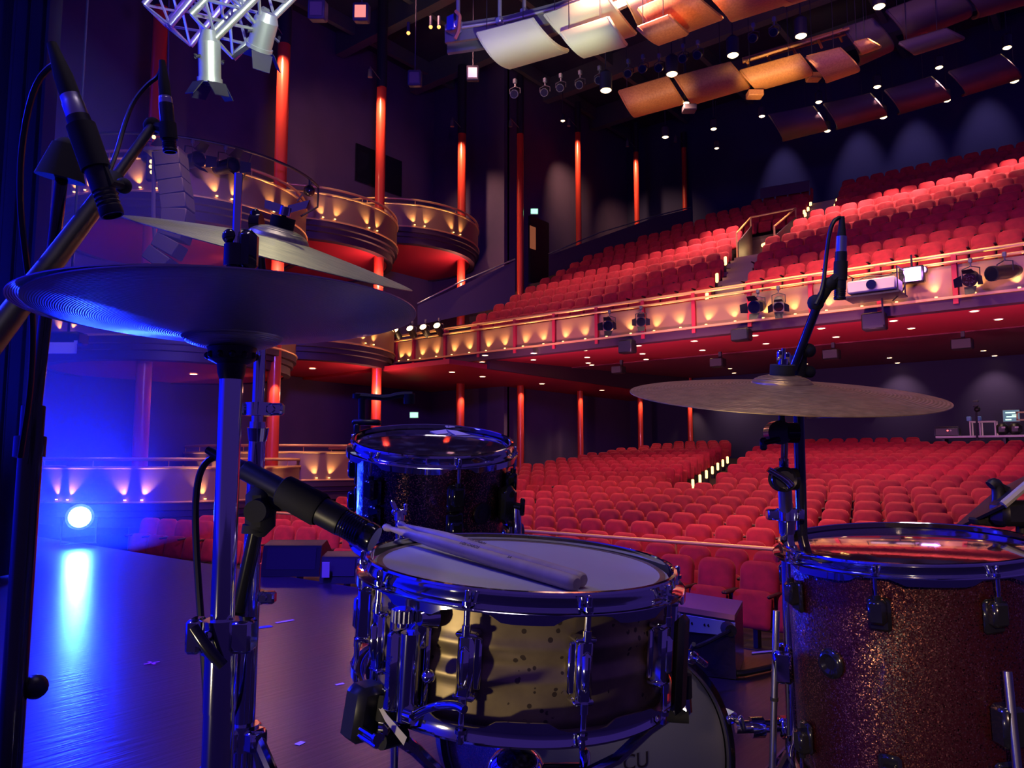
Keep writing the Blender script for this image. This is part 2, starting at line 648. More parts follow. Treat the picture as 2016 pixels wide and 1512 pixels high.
# ------------------------------------------------------------------ columns
cols = [(290, 18.0, .34, -20, 'at the stage end, behind the hanging line array'),
        (544, 19.6, .325, 60, 'rising through the upper box nearest the stage'),
        (744, 23.7, .305, 152, 'rising through the middle upper box'),
        (907.5, 28.0, .305, 250, 'rising through the upper box farthest from the stage'),
        (1024.5, 28.8, .26, 250, 'just left of the dark balcony doorway'),
        (1140.5, 31.0, .23, 247, 'among the upper left seats, right of the doorway'),
        (1257, 33.0, .225, 288, 'behind the balcony seats, second from the right'),
        (1390, 35.5, .22, 305, 'behind the balcony seats, rightmost and dimmest')]
COLP = []
for px, d, D, zt, w in cols:
    p = P(px, 600, d)
    p.y = min(p.y, 30.9)
    zt = min(16.0, (CAM + ray(px, zt) * d).z)
    COLP.append(p)
    z0 = -1.2 if p.y < 10 else fl(p.y)
    t = thing('column', 'tall glossy red column ' + w, 'column', (p.x, p.y, z0))
    t['kind'] = 'thing'
    m = MB()
    m.cyl((p.x, p.y, z0 + .01), (p.x, p.y, zt), D / 2, n=28)
    part(t, 'shaft', m, K['red'])
    m = MB()
    m.cyl((p.x, p.y, zt), (p.x, p.y, max(zt + .2, 15.55)), D / 2 * 1.08, n=20)
    part(t, 'collar', m, K['iron'])
    q = p + (CAM - p).normalized() * 1.0 - RT * .36
    m = MB()
    m.cyl((q.x, q.y, zt + .1), (q.x, q.y, zt - .14), .06, .075, n=12)
    m.tube([(p.x, p.y, zt + .2), (q.x, q.y, zt + .2), (q.x, q.y, zt + .1)], .015, 6)
    part(t, 'bracket_lamp', m, K['grey'])
    if w[:4] not in ('just', 'at t') and 'dimmest' not in w:
        light('SPOT', (q.x, q.y, zt - .2), 400, (1, .56, .30), (p.x, p.y, zt - 1.5), .05, 84, 1.0, 'column lamp')
    # small lamp under the tier washing the lower shaft
    zl = 3.5 if px > 950 else (3.25 if px > 600 else 2.9)
    if px > 500:
        q = p + (V((CAM.x, CAM.y, 0)) - V((p.x, p.y, 0))).normalized() * .34 + RT * .10
        light('SPOT', (q.x, q.y, zl), 60, (1, .60, .33), (p.x, p.y, zl - 1.6), .03, 70, .8, 'column foot lamp')

# ------------------------------------------------------------------ opera boxes
BOXR = 3.1


def centre(pxe, d, z):
    xc = (pxe - 1008) / F * d - BOXR * .985
    p = V((0, 0, 0)) + RT * xc + FW0 * d
    return V((p.x, p.y, z))


def circ(R, a, z=0):
    return V((R * math.cos(a), R * math.sin(a), z))


def opera_box(c, label, drop=1.55, n=72, soff=True):
    """round box; origin = rail centre; everything local"""
    t = thing('opera_box', label, 'theatre box', Mx.Translation(c), 'round boxes on the left wall')
    M0 = None
    R_ = BOXR
    m = MB()
    m.lathe([(R_, -.92), (R_, -.22), (R_ - .04, -.22), (R_ - .04, -.92)], n, closed=True)
    part(t, 'parapet_panel', m, K['gold'], True)
    m = MB()
    m.tube([circ(R_ - .02, 2 * math.pi * i / n, 0) for i in range(n)], .038, 8, True)
    for i in range(12):
        m.cyl(circ(R_ - .02, i * math.pi / 6, -.22), circ(R_ - .02, i * math.pi / 6, 0), .012, n=6)
    part(t, 'top_rail', m, K['brass'], True)
    m = MB()
    m.tube([circ(R_ + .015, 2 * math.pi * i / n, -.185) for i in range(n)], .03, 8, True)
    m.tube([circ(R_ + .03, 2 * math.pi * i / n, -.945) for i in range(n)], .028, 8, True)
    part(t, 'trim_ring', m, K['brass'], True)
    m = MB()
    m.lathe([(R_ + .02, -.97), (R_ + .02, -1.12), (R_ - .06, -1.14), (R_ - .06, -1.26), (R_ - .13, -1.28), (R_ - .13, -1.48), (R_ - .3, -1.5), (R_ - .3, -.97)], n, closed=True)
    part(t, 'fascia', m, K['plum'], True)
    m = MB()
    m.cyl((0, 0, -1.46), (0, 0, -1.02), R_ - .32, n=n)
    part(t, 'floor_disc', m, K['redsoffit'], True)
    # uplights in pairs on the camera side
    base = math.atan2(CAM.y - c.y, CAM.x - c.x)
    for k in range(4):
        for s in (-.055, .055):
            a = base + (-.80, -.26, .26, .74)[k] + s
            q = circ(R_ + .055, a, -.895)
            m = MB()
            m.cyl(q, q + V((0, 0, .02)), .026, .03, n=10)
            part(t, 'uplight', m, K['warmdim'], True)
            w = c + circ(R_ + .085, a, -.86)
            tt = c + circ(R_ - .06, a + s * 1.2, -.25)
            light('SPOT', w, 26, (1, .60, .26), tt, .012, 62, .9, 'parapet lamp')
    return t


B1, B2, B3 = centre(580, 20.0, 7.84), centre(771, 24.0, 8.55), centre(937, 28.1, 9.56)
L1, L2 = centre(566, 20.0, 4.55), centre(768, 24.0, 5.10)
opera_box(B1, 'upper round box with lit bronze parapet, nearest the stage')
opera_box(B2, 'upper round box with lit bronze parapet, middle of three')
opera_box(B3, 'upper round box with lit bronze parapet, farthest from the stage')
opera_box(L1, 'lower round box half hidden behind the hi-hat, nearer the stage')
opera_box(L2, 'lower round box meeting the left end of the balcony front')
opera_box(V((B1.x, B1.y, .84)), 'stalls level round box in blue haze left of the hi-hat stand')
opera_box(V((B2.x, B2.y, 1.22)), 'stalls level round box behind the small tom')
# lamps beside the column heads washing the undersides
for c, cp in ((B1, COLP[1]), (B2, COLP[2]), (B3, COLP[3]), (L2, COLP[2])):
    q = V((cp.x, cp.y, c.z - 2.3)) + (V((CAM.x, CAM.y, 0)) - V((cp.x, cp.y, 0))).normalized() * .5
    light('POINT', q, 45, (1, .42, .28), size=.08, name='underside lamp')
# soft downlights under the boxes
for c in (B1, B2, B3, L1, L2):
    for a in (-1.2, .1, 1.3):
        base = math.atan2(CAM.y - c.y, CAM.x - c.x)
        light('SPOT', c + circ(2.0, base + a, -1.52), 20, (1, .6, .34), c + circ(2.0, base + a, -5), .05, 130, .8, 'box downlight')
# ------------------------------------------------------------------ balcony
BY = 17.2
ZR = 4.90
par = thing('balcony_parapet', 'long balcony front of bronze panels, brass rails and plum fascia', 'balcony front', (-8, BY, 3.4))
par['kind'] = 'thing'
XS = [-18.85, -18.0, -16.6] + [-15.2 + 1.4 * i for i in range(13)]
m = MB()
for y, z, r in ((BY - .02, ZR, .042), (BY - .09, ZR - .17, .03)):
    m.tube([(XS[0], y, z), (X1, y, z)], r, 10)
part(par, 'top_rail', m, K['brass'])
m = MB()
m.box(((XS[0] + X1) / 2, BY - .05, ZR - .87), (X1 - XS[0], .07, .05))
part(par, 'lower_rail', m, K['brass'])
for a, b in zip(XS, XS[1:]):
    m = MB()
    m.box(((a + b) / 2, BY + .02, ZR - .53), (b - a - .09, .03, .66), bev=.012)
    part(par, 'parapet_panel', m, K['gold'])
    m = MB()
    box2(m, a - .045, a + .045, BY - .06, BY + .10, ZR - 1.0, ZR - .02)
    part(par, 'post', m, K['redsoffit'])
    for f in (.24, .76):
        x = a + (b - a) * f
        m = MB()
        m.cyl((x, BY - .075, ZR - .845), (x, BY - .075, ZR - .825), .028, n=10)
        part(par, 'uplight', m, K['warmdim'])
        light('SPOT', (x, BY - .10, ZR - .80), 24, (1, .60, .25), (x + (.5 - f) * .5, BY + .06, ZR - .25), .015, 75, .9, 'parapet lamp')
m = MB()
box2(m, XS[0], X1, BY - .02, BY + .25, ZR - 1.10, ZR - .90)
box2(m, XS[0], X1, BY + .10, BY + .35, ZR - 1.06, ZR - .95)
part(par, 'fascia', m, K['plum'])
# soffit (front red part, rear part with its weaker light painted in as plum, lower side soffit)


def zs(y):
    return 3.84 + .042 * (y - 17.5)


def slope_slab(m, x0, x1, y0, y1, f0, f1, th):
    m.add([(x0, y0, f0), (x1, y0, f0), (x1, y1, f1), (x0, y1, f1), (x0, y0, f0 + th), (x1, y0, f0 + th), (x1, y1, f1 + th), (x0, y1, f1 + th)],
          [(3, 2, 1, 0), (4, 5, 6, 7), (0, 1, 5, 4), (2, 3, 7, 6), (1, 2, 6, 5), (0, 4, 7, 3)])


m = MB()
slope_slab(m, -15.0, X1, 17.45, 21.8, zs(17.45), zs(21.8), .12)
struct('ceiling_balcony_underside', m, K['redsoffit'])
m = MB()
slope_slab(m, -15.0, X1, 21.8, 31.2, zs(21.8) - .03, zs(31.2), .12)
struct('ceiling_rear_underside', m, mat('shaded red soffit', (0.20, 0.018, 0.05), .7))  # darker colour carries the dimmer light of the rear zone
m = MB()
box2(m, -22, -15.1, 15.8, 31.2, 3.56, 3.70)
struct('ceiling_side_underside', m, K['redsoffit'])
m = MB()
box2(m, -15.12, -15.0, 17.45, 31.2, 3.56, 4.5)
struct('trim_3', m, K['plum'])
# balcony steps
m = MB()


def xleft(y):
    return -16.2 if y < 24.5 else -16.2 + (y - 24.5) * 1.3


for i in range(13):
    y0, y1, z = yb(i) - .5, yb(i) + .35, zb(i)
    if 5 <= i <= 7:
        box2(m, xleft(yb(i)) - 2, -9.25 - .2 * (i - 5), y0, y1, z - .5, z)
        box2(m, -7.85, X1, y0, y1, z - .5, z)
    else:
        box2(m, xleft(yb(i)) - 2, X1, y0, y1, z - .5, z)
box2(m, -18.2, X1, yb(12) + .35, 31.2, zb(12) - .5, zb(12))
struct('floor_balcony', m, K['carpet'])


def aisle(i):
    """left and right edge of the balcony gangway at row i"""
    y = yb(i)
    if i <= 4:
        return -8.0 - .28 * (y - 18), -7.25 - .235 * (y - 18)
    if i <= 7:
        return -9.1 - .25 * (y - 22.25), -7.8
    u = -8.1 - .2 * (y - 25.65)
    return u, u + .9


m = MB()
for i in list(range(0, 5)) + list(range(8, 12)):
    al, ar = aisle(i)
    for k in range(3):
        z = zb(i) + .448 * k / 3
        y = yb(i) - .42 + .283 * k
        box2(m, al, ar, y, y + .16, z + .003, z + .15)
struct('trim_4', m, K['step'])
# vomitory
v = thing('stair_opening', 'brass railed stair opening with dark interior in the balcony aisle', 'stairwell', (-8.6, 21.9, zb(4)))
m = MB()
for (x0, y0), (x1, y1) in (((-9.0, 21.9), (-9.5, 24.3)), ((-7.9, 21.95), (-8.05, 24.3))):
    lo = zb(4) - .1
    m.add([(x0, y0, lo), (x1, y1, lo), (x1, y1, zb(7) + .85), (x0, y0, zb(5) + .55), (x0 + .05, y0, lo), (x1 + .05, y1, lo), (x1 + .05, y1, zb(7) + .85), (x0 + .05, y0, zb(5) + .55)],
          [(0, 3, 2, 1), (4, 5, 6, 7), (0, 1, 5, 4), (1, 2, 6, 5), (2, 3, 7, 6), (3, 0, 4, 7)])
box2(m, -9.5, -8.0, 24.3, 24.36, zb(4) - .1, zb(7) + .35)
box2(m, -9.4, -7.9, 21.9, 24.3, zb(4) - .14, zb(4) - .1)
part(v, 'side_wall', m, K['plum'])
m = MB()
for (x0, y0), (x1, y1) in (((-9.0, 21.9), (-9.5, 24.33)), ((-7.87, 21.95), (-8.02, 24.33))):
    m.tube([(x0, y0, zb(5)), (x0, y0, zb(5) + .85), (x1, y1, zb(7) + 1.15), (x1, y1, zb(7) + .1)], .03, 8)
m.tube([(-9.5, 24.33, zb(7) + 1.15), (-8.02, 24.33, zb(7) + 1.15)], .03, 8)
part(v, 'handrail', m, K['brass'])
for x in (-9.0, -8.5):
    m = MB()
    m.ball((x, 24.2, zb(7) + .1), .10, 10, (1.3, 1, .7))
    part(v, 'lamp', m, K['warmdim'])
light('POINT', (-8.7, 23.8, zb(7) - .2), 12, (1, .62, .25), size=.08, name='stair lamp')
# aisle pilot lights
pil = []
for i in range(0, 5):
    pil.append(((aisle(i)[0] - .06, yb(i) - .30, zb(i)), 'balcony'))
for i in range(8, 12):
    for k in (0, .42):
        pil.append(((aisle(i)[0] - .06, yb(i) - .30 + k, zb(i) + k * .5), 'upper'))
    pil.append(((aisle(i)[1] + .06, yb(i) - .30, zb(i)), 'balcony right'))


def xm(y):
    return -7.7 - .277 * (y - 16.9)


for k in range(9):
    y = 18.6 + k * 1.15
    pil.append(((xm(y) - 1.30, y, fl(y)), 'stalls'))
for y in (13.3, 14.4, 15.5):
    pil.append(((-11.36, y, fl(y)), 'front'))
cnt = {}
PW = {'balcony': 'along the left of the lower balcony steps', 'upper': 'along the left of the upper balcony steps', 'balcony right': 'along the right of the upper balcony steps', 'stalls': 'along the stalls aisle', 'front': 'in the left front stalls aisle'}
for q, w in pil:
    k = cnt.get(w, 0)
    cnt[w] = k + 1
    t = thing('aisle_light', 'small warm aisle light %s, %s from the stage' % (PW[w], nth(k)), 'light', q, 'aisle step lights')
    m = MB()
    h = .26 if w in ('balcony', 'stalls') else .15
    m.box((0, 0, .10), (.10, .10, .20))
    part(t, 'housing', m, K['iron'], True)
    m = MB()
    m.box((0, -.052, .14 + h / 2), (.085, .05, h), bev=.02)
    part(t, 'lens', m, K['warmdim'], True)

# ------------------------------------------------------------------ seats
ARM = 0.235


def seat_meshes():
    out = []
    m = MB()
    m.slab(Mx.Translation((0, .13, .36)) @ Mx.Rotation(rad(-9), 4, 'X'), .435, .56, .085, .115, .024, bulge=.014)
    out.append(('backrest', m, K['seat']))
    m = MB()
    m.slab(Mx.Translation((0, -.09, .24)) @ Mx.Rotation(rad(-12), 4, 'X'), .43, .40, .11, .09, .028, bulge=.0)
    out.append(('seat_cushion', m, K['seat']))
    for s in (-1, 1):
        m = MB()
        m.box((s * ARM, -.02, .60), (.045, .34, .035), bev=.014)
        m.box((s * ARM, .06, .43), (.03, .12, .32))
        out.append(('armrest', m, K['seatdark']))
    m = MB()
    m.box((0, .07, .17), (.05, .10, .34))
    m.box((0, .05, .012), (.30, .22, .02))
    m.box((0, .05, .33), (.44, .05, .05))
    out.append(('pedestal', m, K['iron']))
    return out


SM = seat_meshes()
seats = []      # (x, y, z, rot, block, row, number)
for r in range(22):
    y = 8.2 + r * 1.0
    z = fl(y)
    off = .25 * (r % 2)
    if y < 17:
        spans = [(-15.4, X1 - .3, 'front stalls')] if r < 2 else [(-15.5, -12.5, 'left front stalls'), (-11.2, X1 - .3, 'front stalls')]
        if r < 2:
            spans = [(-14.8, X1 - .3, 'front stalls')]
    else:
        spans = [(-15.9 + max(0, y - 26) * .25, xm(y) - 1.5, 'left rear stalls'), (xm(y), X1 - .3, 'middle rear stalls')]
        if y > 27.5:
            spans[1] = (xm(y) + (y - 27.5) * .8, -5.6, 'middle rear stalls')
    for a, b, blk in spans:
        n = 0
        x = a + off
        while x < b:
            rot = min(.42, max(0, (-x - 8) * .06)) if r < 2 else 0
            yy = y - max(0, -x - 8) * .16 if r < 2 else y
            seats.append((x, yy, z, rot, blk, r, n))
            n += 1
            x += .5
for i in range(13):
    y, z = yb(i), zb(i)
    off = .24 * (i % 2)
    x0 = xleft(y) + .1
    al, ar = aisle(i)
    for a, b, blk in ((x0, al - .2, 'left balcony'), (ar + .25, X1 - .3, 'right balcony')):
        n = 0
        x = (b - .1 - off) if blk[0] == 'l' else a + off
        while (x > a if blk[0] == 'l' else x < b):
            seats.append((x, y, z, 0, blk, i, n))
            n += 1
            x += -.48 if blk[0] == 'l' else .48


def hidden(px, py):
    if ((px - 1027) / 330) ** 2 + ((py - 1250) / 215) ** 2 < 1 or (700 < px < 1340 and py > 1110):
        return True
    return 690 < px < 1030 and 850 < py < 1080 or px > 1545 and py > 1045 or 410 < px < 510


cand = []
for s in seats:
    px, py, d = proj((s[0], s[1], s[2] + .8))
    vis = 0 < px < 2016 and py < 1200 and not hidden(px, py)
    cand.append((d if vis else 1e3 + d, s))
cand.sort(key=lambda q: q[0])
def seat_label(s):
    x, y, z, rot, blk, r, n = s
    if blk == 'front stalls':
        w = ('from the left end, row just ahead of the front rail' if r else 'from the left end, foremost row before the front rail') if r < 2 else 'from the left end, %s row behind the front rail' % nth(r - 2)
    elif blk == 'left front stalls':
        w = 'from the left, %s row of the left front block' % nth(r - 2)
    elif blk == 'left rear stalls':
        w = 'from the left, %s row of the left rear stalls' % nth(r - 9)
    elif blk == 'middle rear stalls':
        w = 'from the aisle, %s row of the middle rear stalls' % nth(r - 9)
    else:
        w = '%s of the balcony aisle, %s balcony row' % ('left' if blk[0] == 'l' else 'right', nth(r))
    return 'red velvet seat, %s %s' % (nth(n), w)


proto = None
nseat = 0
mass = MB()
for d, s in cand:
    x, y, z, rot, blk, r, n = s
    M_ = Mx.Translation((x, y, z)) @ Mx.Rotation(rot, 4, 'Z')
    if d < 1e3 and nseat < 300:
        nseat += 1
        g = 'balcony seats' if 'balcony' in blk else 'stalls seats'
        if proto is None:
            proto = thing('theatre_seat', seat_label(s), 'seat', M_, g)
            for nm, mm, mt in SM:
                part(proto, nm, mm, mt, True)
        else:
            dup(proto, M_, seat_label(s), g)
    else:
        px, py, dd = proj((x, y, z + .8))
        if -60 < px < 2300:
            for nm, mm, mt in SM[:2]:
                o_ = len(mass.v)
                mass.v += [M_ @ p for p in mm.v]
                mass.f += [tuple(k + o_ for k in f) for f in mm.f]
o = solo('theatre_seating', mass, K['seat'], 'mass of smaller red velvet seats filling the farther rows of stalls and balcony', 'seating')
o['kind'] = 'stuff'
# brass rail in the front stalls
t = thing('front_rail', 'thin brass guard rail crossing behind the two front seat rows', 'railing', (-6, 9.75, -1.2))
m = MB()
m.tube([(-15.4, 9.75, -.30), (X1, 9.75, -.30)], .028, 8)
part(t, 'top_rail', m, K['brass'])
for x in range(-15, 3, 2):
    m = MB()
    m.cyl((x, 9.75, -1.19), (x, 9.75, -.30), .018, n=8)
    part(t, 'post', m, K['brass'])
# side railings
for nm, pts, lb in (('stair_rail', [PX(800, 560, -17.9), PX(920, 480, -17.9), PX(1014, 425 + 88, -17.9)], 'thin metal stair rail climbing the left wall beside the balcony'),):
    pass
t = thing('stair_rail', 'thin metal rail climbing the dark wall left of the balcony seats', 'railing', P(900, 640, 27))
m = MB()
m.tube([P(822, 598, 27.2), P(905, 556, 27.2), P(1014, 510, 27.6)], .03, 8)
part(t, 'handrail', m, K['satin'])
m = MB()
m.sheet([[P(822, 602, 27.25), P(1014, 514, 27.65)], [P(822, 640, 27.25), P(1014, 600, 27.65)]], .02)
part(t, 'wire_panel', m, K['plum'])
t = thing('side_rail', 'thin rail with dark panel edging the upper left balcony seats', 'railing', P(1240, 480, 31))
m = MB()
m.tube([P(1080, 500, 29.4), P(1180, 458, 30.2), P(1290, 425, 31), P(1360, 408, 31.5)], .025, 8)
part(t, 'handrail', m, K['grey'])
m = MB()
m.sheet([[P(1080, 503, 29.42), P(1290, 428, 31.02), P(1360, 411, 31.52)], [P(1080, 545, 29.42), P(1290, 470, 31.02), P(1360, 440, 31.52)]], .02)
part(t, 'dark_panel', m, K['plum'])
t = thing('glass_screen', 'low pale screen edging the top left balcony rows', 'screen', P(1550, 390, 29))
m = MB()
m.sheet([[P(1497, 372, 29.2), P(1594, 356, 28.2)], [P(1497, 392, 29.2), P(1594, 376, 28.2)]], .03)
part(t, 'panel', m, K['plum'])
m = MB()
m.tube([P(1497, 372, 29.2), P(1594, 356, 28.2), P(1594, 385, 28.2)], .03, 6)
part(t, 'top_rail', m, K['grey'])
# ------------------------------------------------------------------ doors, windows, exit signs
d1 = thing('door_1', 'dark doorway with a lit narrow glass pane beside a red column', 'door', PX(1057, 556, -18.15))
d1['kind'] = 'structure'
m = MB()
a, b = PX(1041, 434, -18.17), PX(1078, 430, -18.17)
zl, zh = PX(1057, 560, -18.17).z, PX(1057, 431, -18.17).z
box2(m, -18.19, -18.10, a.y, b.y, zl, zh)
part(d1, 'leaf', m, K['black'])
m = MB()
a, b = PX(1043, 450, -18.1), PX(1054, 450, -18.1)
box2(m, -18.10, -18.08, a.y, b.y, PX(1048, 490, -18.1).z, PX(1048, 446, -18.1).z)
part(d1, 'glass_pane', m, glow('lit doorway', (.8, .22, .10), .16))
m = MB()
a, b = PX(700, 300, -21.97), PX(790, 320, -21.97)
box2(m, -21.99, -21.93, a.y, b.y, PX(745, 372, -21.97).z, PX(745, 300, -21.97).z)
struct('window_1', m, K['lens'])
for px, py, d, w, lb in ((1052, 416, 29.5, 13, 'green exit sign above the dark balcony doorway'), (745, 520, 25.9, 7, 'green exit sign under the farthest upper box'),
                         (815, 817, 27.5, 15, 'green exit sign on the wall above the small tom'), (740, 811, 27.5, 6, 'narrow green exit sign beside the microphone clamp')):
    p = P(px, py, d)
    t = thing('exit_sign', lb, 'sign', p)
    m = MB()
    m.box(p + FW0 * .03, (w * d / F + .05, .05, 9.5 * d / F + .05), (RT, FW0, V((0, 0, 1))))
    part(t, 'housing', m, K['white'])
    m = MB()
    m.box(p, (w * d / F, .02, 9.5 * d / F), (RT, FW0, V((0, 0, 1))))
    part(t, 'lit_panel', m, K['exitg'])
# ------------------------------------------------------------------ downlights
dl = [(955, 699), (949, 712), (1051, 695), (1050, 708), (1050, 719), (1151, 689), (1156, 703), (1158, 714), (1165, 718), (1167, 729), (1265, 696), (1272, 707), (1287, 711), (1293, 722), (1299, 731), (1257, 680),
      (1367, 671), (1383, 689), (1395, 699), (1418, 704), (1437, 725), (1445, 734), (1454, 742), (1486, 660), (1508, 676), (1526, 689), (1558, 693), (1586, 716), (1609, 734), (1617, 646), (1646, 663), (1669, 676), (1713, 681), (1733, 693), (1751, 704), (1767, 714), (1782, 723),
      (1759, 631), (1794, 646), (1829, 661), (1887, 666), (1936, 690), (1958, 700), (1977, 709), (1918, 612), (1966, 628), (2007, 643)]
dl.sort()
k = 0
for px, py in dl:
    r = ray(px, py)
    # ray meets the sloping soffit
    s_ = (3.84 - .042 * 17.5 - CAM.z) / (r.z - .042 * r.y)
    p = CAM + r * s_
    if p.y > 30.9:
        continue
    zone = 'red' if p.y < 21.8 else 'plum'
    t = thing('downlight', 'round warm downlight in the %s balcony underside, %s from the left' % (zone, nth(k)), 'light', p, 'downlights under the balcony')
    k += 1
    m = MB()
    m.lathe([(.075, -.01), (.10, -.014), (.105, .0), (.075, .0)], 16, closed=True)
    part(t, 'rim', m, K['white'], True)
    m = MB()
    m.disc((0, 0, -.012), (0, 0, -1), .076, 16)
    part(t, 'lens', m, K['warm'], True)
    if k % 3 == 1:
        light('SPOT', p - V((0, 0, .05)), 60, (1, .70, .45), p - V((0, 0, 3)), .06, 125, .7, 'soffit downlight')
for k, (px, py) in enumerate([(890, 732), (950, 741), (1067, 755), (1185, 768)]):
    p = PZ(px, py, 3.56)
    t = thing('downlight', 'bright round downlight in the low side underside, %s from the left' % nth(k), 'light', p, 'downlights over the side aisle')
    m = MB()
    m.lathe([(.09, -.01), (.12, -.014), (.125, .0), (.09, .0)], 16, closed=True)
    part(t, 'rim', m, K['white'], True)
    m = MB()
    m.disc((0, 0, -.012), (0, 0, -1), .09, 16)
    part(t, 'lens', m, K['warm'], True)
    light('SPOT', p - V((0, 0, .05)), 40, (1, .7, .45), p - V((0, 0, 3)), .06, 120, .7, 'side downlight')
for k, (px, py, c, lb) in enumerate([(615, 725, L2, 'round downlight under the lower box by the balcony, left one'), (713, 741, L2, 'round downlight under the lower box by the balcony, right one'), (381, 736, L1, 'round downlight under the lower box seen left of the hi-hat stand')]):
    p = PZ(px, py, c.z - 1.47)
    t = thing('downlight', lb, 'light', p, 'downlights under the boxes')
    m = MB()
    m.lathe([(.09, -.01), (.12, -.014), (.125, .0), (.09, .0)], 16, closed=True)
    part(t, 'rim', m, K['white'], True)
    m = MB()
    m.disc((0, 0, -.012), (0, 0, -1), .09, 16)
    part(t, 'lens', m, K['warm'], True)
# spots aimed down from above, fanning over the side bulkhead
for px, py in ((1045, 748), (1152, 764)):
    p = PX(px, py, -14.9)
    light('SPOT', V((-14.78, p.y, 4.30)), 22, (1, .74, .45), V((-15.10, p.y, 3.45)), .02, 60, .35, 'bulkhead downlight')
# ------------------------------------------------------------------ wall speakers under the balcony
for px, py, w, h, front, lb in ((1240, 684, 34, 26, 1, 'black loudspeaker on the balcony fascia under the left lanterns'), (1464, 661, 40, 24, 1, 'black loudspeaker on the fascia left of the ride cymbal microphone'), (1725, 635, 48, 34, 1, 'black loudspeaker on the fascia below the projector'),
                                (1222, 729, 26, 15, 0, 'small black loudspeaker under the deep balcony soffit, leftmost of four'), (1417, 715, 30, 18, 0, 'small black loudspeaker under the deep balcony soffit, second from the left'), (1640, 699, 34, 20, 0, 'small black loudspeaker under the deep balcony soffit right of the microphone boom'), (1896, 679, 42, 22, 0, 'small black loudspeaker under the deep balcony soffit, rightmost')):
    if front:
        p = PY(px, py, BY + .02)
    else:
        r = ray(px, py)
        p = CAM + r * ((3.84 - .042 * 17.5 - CAM.z - .42) / (r.z - .042 * r.y))
    d = proj(p)[2]
    W, H = w * d / F, h * d / F
    p = p + V((0, .0, 0))
    t = thing('loudspeaker', lb, 'speaker', p)
    m = MB()
    m.box(p + V((0, -.12, 0)), (W * .9, .30, H), bev=.03)
    part(t, 'cabinet', m, K['black'])
    m = MB()
    m.box(p + V((0, -.276, 0)), (W * .78, .012, H * .8))
    part(t, 'grille', m, K['iron'])
    m = MB()
    m.box(p + V((0, .05, H / 2 + .08)), (.08, .08, .24))
    part(t, 'bracket', m, K['iron'])

# ================================================================== LIGHTING GEAR AND CANOPY
WZ = V((0, 0, 1))


def lantern(name, label, hook, aim, L=.42, r=.10, body='black', barn=True, glass='lens', group=None, drop=.34):
    """theatre spotlight hanging from a hook: clamp, yoke, body, lens, barn doors"""
    hook = V(hook)
    t = thing(name, label, 'spotlight', hook, group)
    c = hook - WZ * drop
    ax = (V(aim) - c).normalized()
    x, y, z = frame(ax)
    m = MB()
    m.box(hook, (.07, .07, .10), bev=.012)
    m.cyl(hook - WZ * .04, hook - WZ * .12, .014, n=8)
    part(t, 'clamp', m, K['grey'])
    m = MB()
    side = x if abs(x.z) < .5 else y
    m.tube([c + side * (r + .03), c + side * (r + .03) + WZ * (drop - .16), hook - WZ * .11, c - side * (r + .03) + WZ * (drop - .16), c - side * (r + .03)], .012, 6)
    part(t, 'yoke', m, K['iron'])
    m = MB()
    m.cyl(c - ax * L * .5, c - ax * L * .28, r * .7, r, n=18)
    m.cyl(c - ax * L * .28, c + ax * L * .40, r, n=18)
    m.cyl(c + ax * L * .40, c + ax * L * .50, r * 1.12, n=18)
    part(t, 'body', m, K[body])
    m = MB()
    m.disc(c + ax * (L * .505), ax, r * .95, 18)
    part(t, 'lens', m, K[glass])
    if barn:
        m = MB()
        e = c + ax * L * .5
        for q, w in ((x, y), (-x, y), (y, x), (-y, x)):
            b = e + q * r * 1.1
            dn = (ax * .8 + q * .6).normalized()
            m.sheet([[b - w * r * .9, b + w * r * .9], [b + dn * r * 1.5 - w * r * .7, b + dn * r * 1.5 + w * r * .7]], .006)
        part(t, 'barn_doors', m, K['iron'])
    return t


FY = BY - .12
# on the balcony front rail
lst = [(1200, 606, (-5, 3, 0), 'black square fronted spotlight on the balcony rail, left of a pair', .50, .12, 'black', True),
       (1262, 598, (-2, 3, 0), 'black spotlight on the balcony rail, right of the left pair', .42, .11, 'black', True),
       (1492, 566, (-6, 3, 1), 'black square fronted spotlight on the balcony rail left of the ride microphone', .60, .13, 'black', True),
       (1532, 559, (-2, 5, -3), 'dark spotlight hanging tilted down beside the square fronted one', .55, .11, 'grey', True),
       (1910, 505, (-3, 3, -2), 'spotlight with a bluish lens on the balcony rail right of the projector', .36, .12, 'black', True),
       (1977, 493, (-9, 5, 2), 'large black spotlight at the right end of the balcony rail', .75, .13, 'black', False)]
for px, py, aim, lb, L, r, bd, bn in lst:
    h = PY(px, py + 8, FY - .12)
    lantern('spotlight', lb, h, V(aim), L, r, bd, bn, 'lens' if px != 1910 else 'clear', 'spotlights on the balcony front')
for k, px in enumerate((783, 812, 838, 865)):
    h = PY(px, 628 - k * 3 + 10, FY - .1)
    t = lantern('spotlight', 'glowing spotlight in the row of four at the left balcony end, %s from the left' % nth(k), h, h + V((1.2, -3, 1.6)), .46, .11, 'black', False, 'warm', 'four lit spotlights')
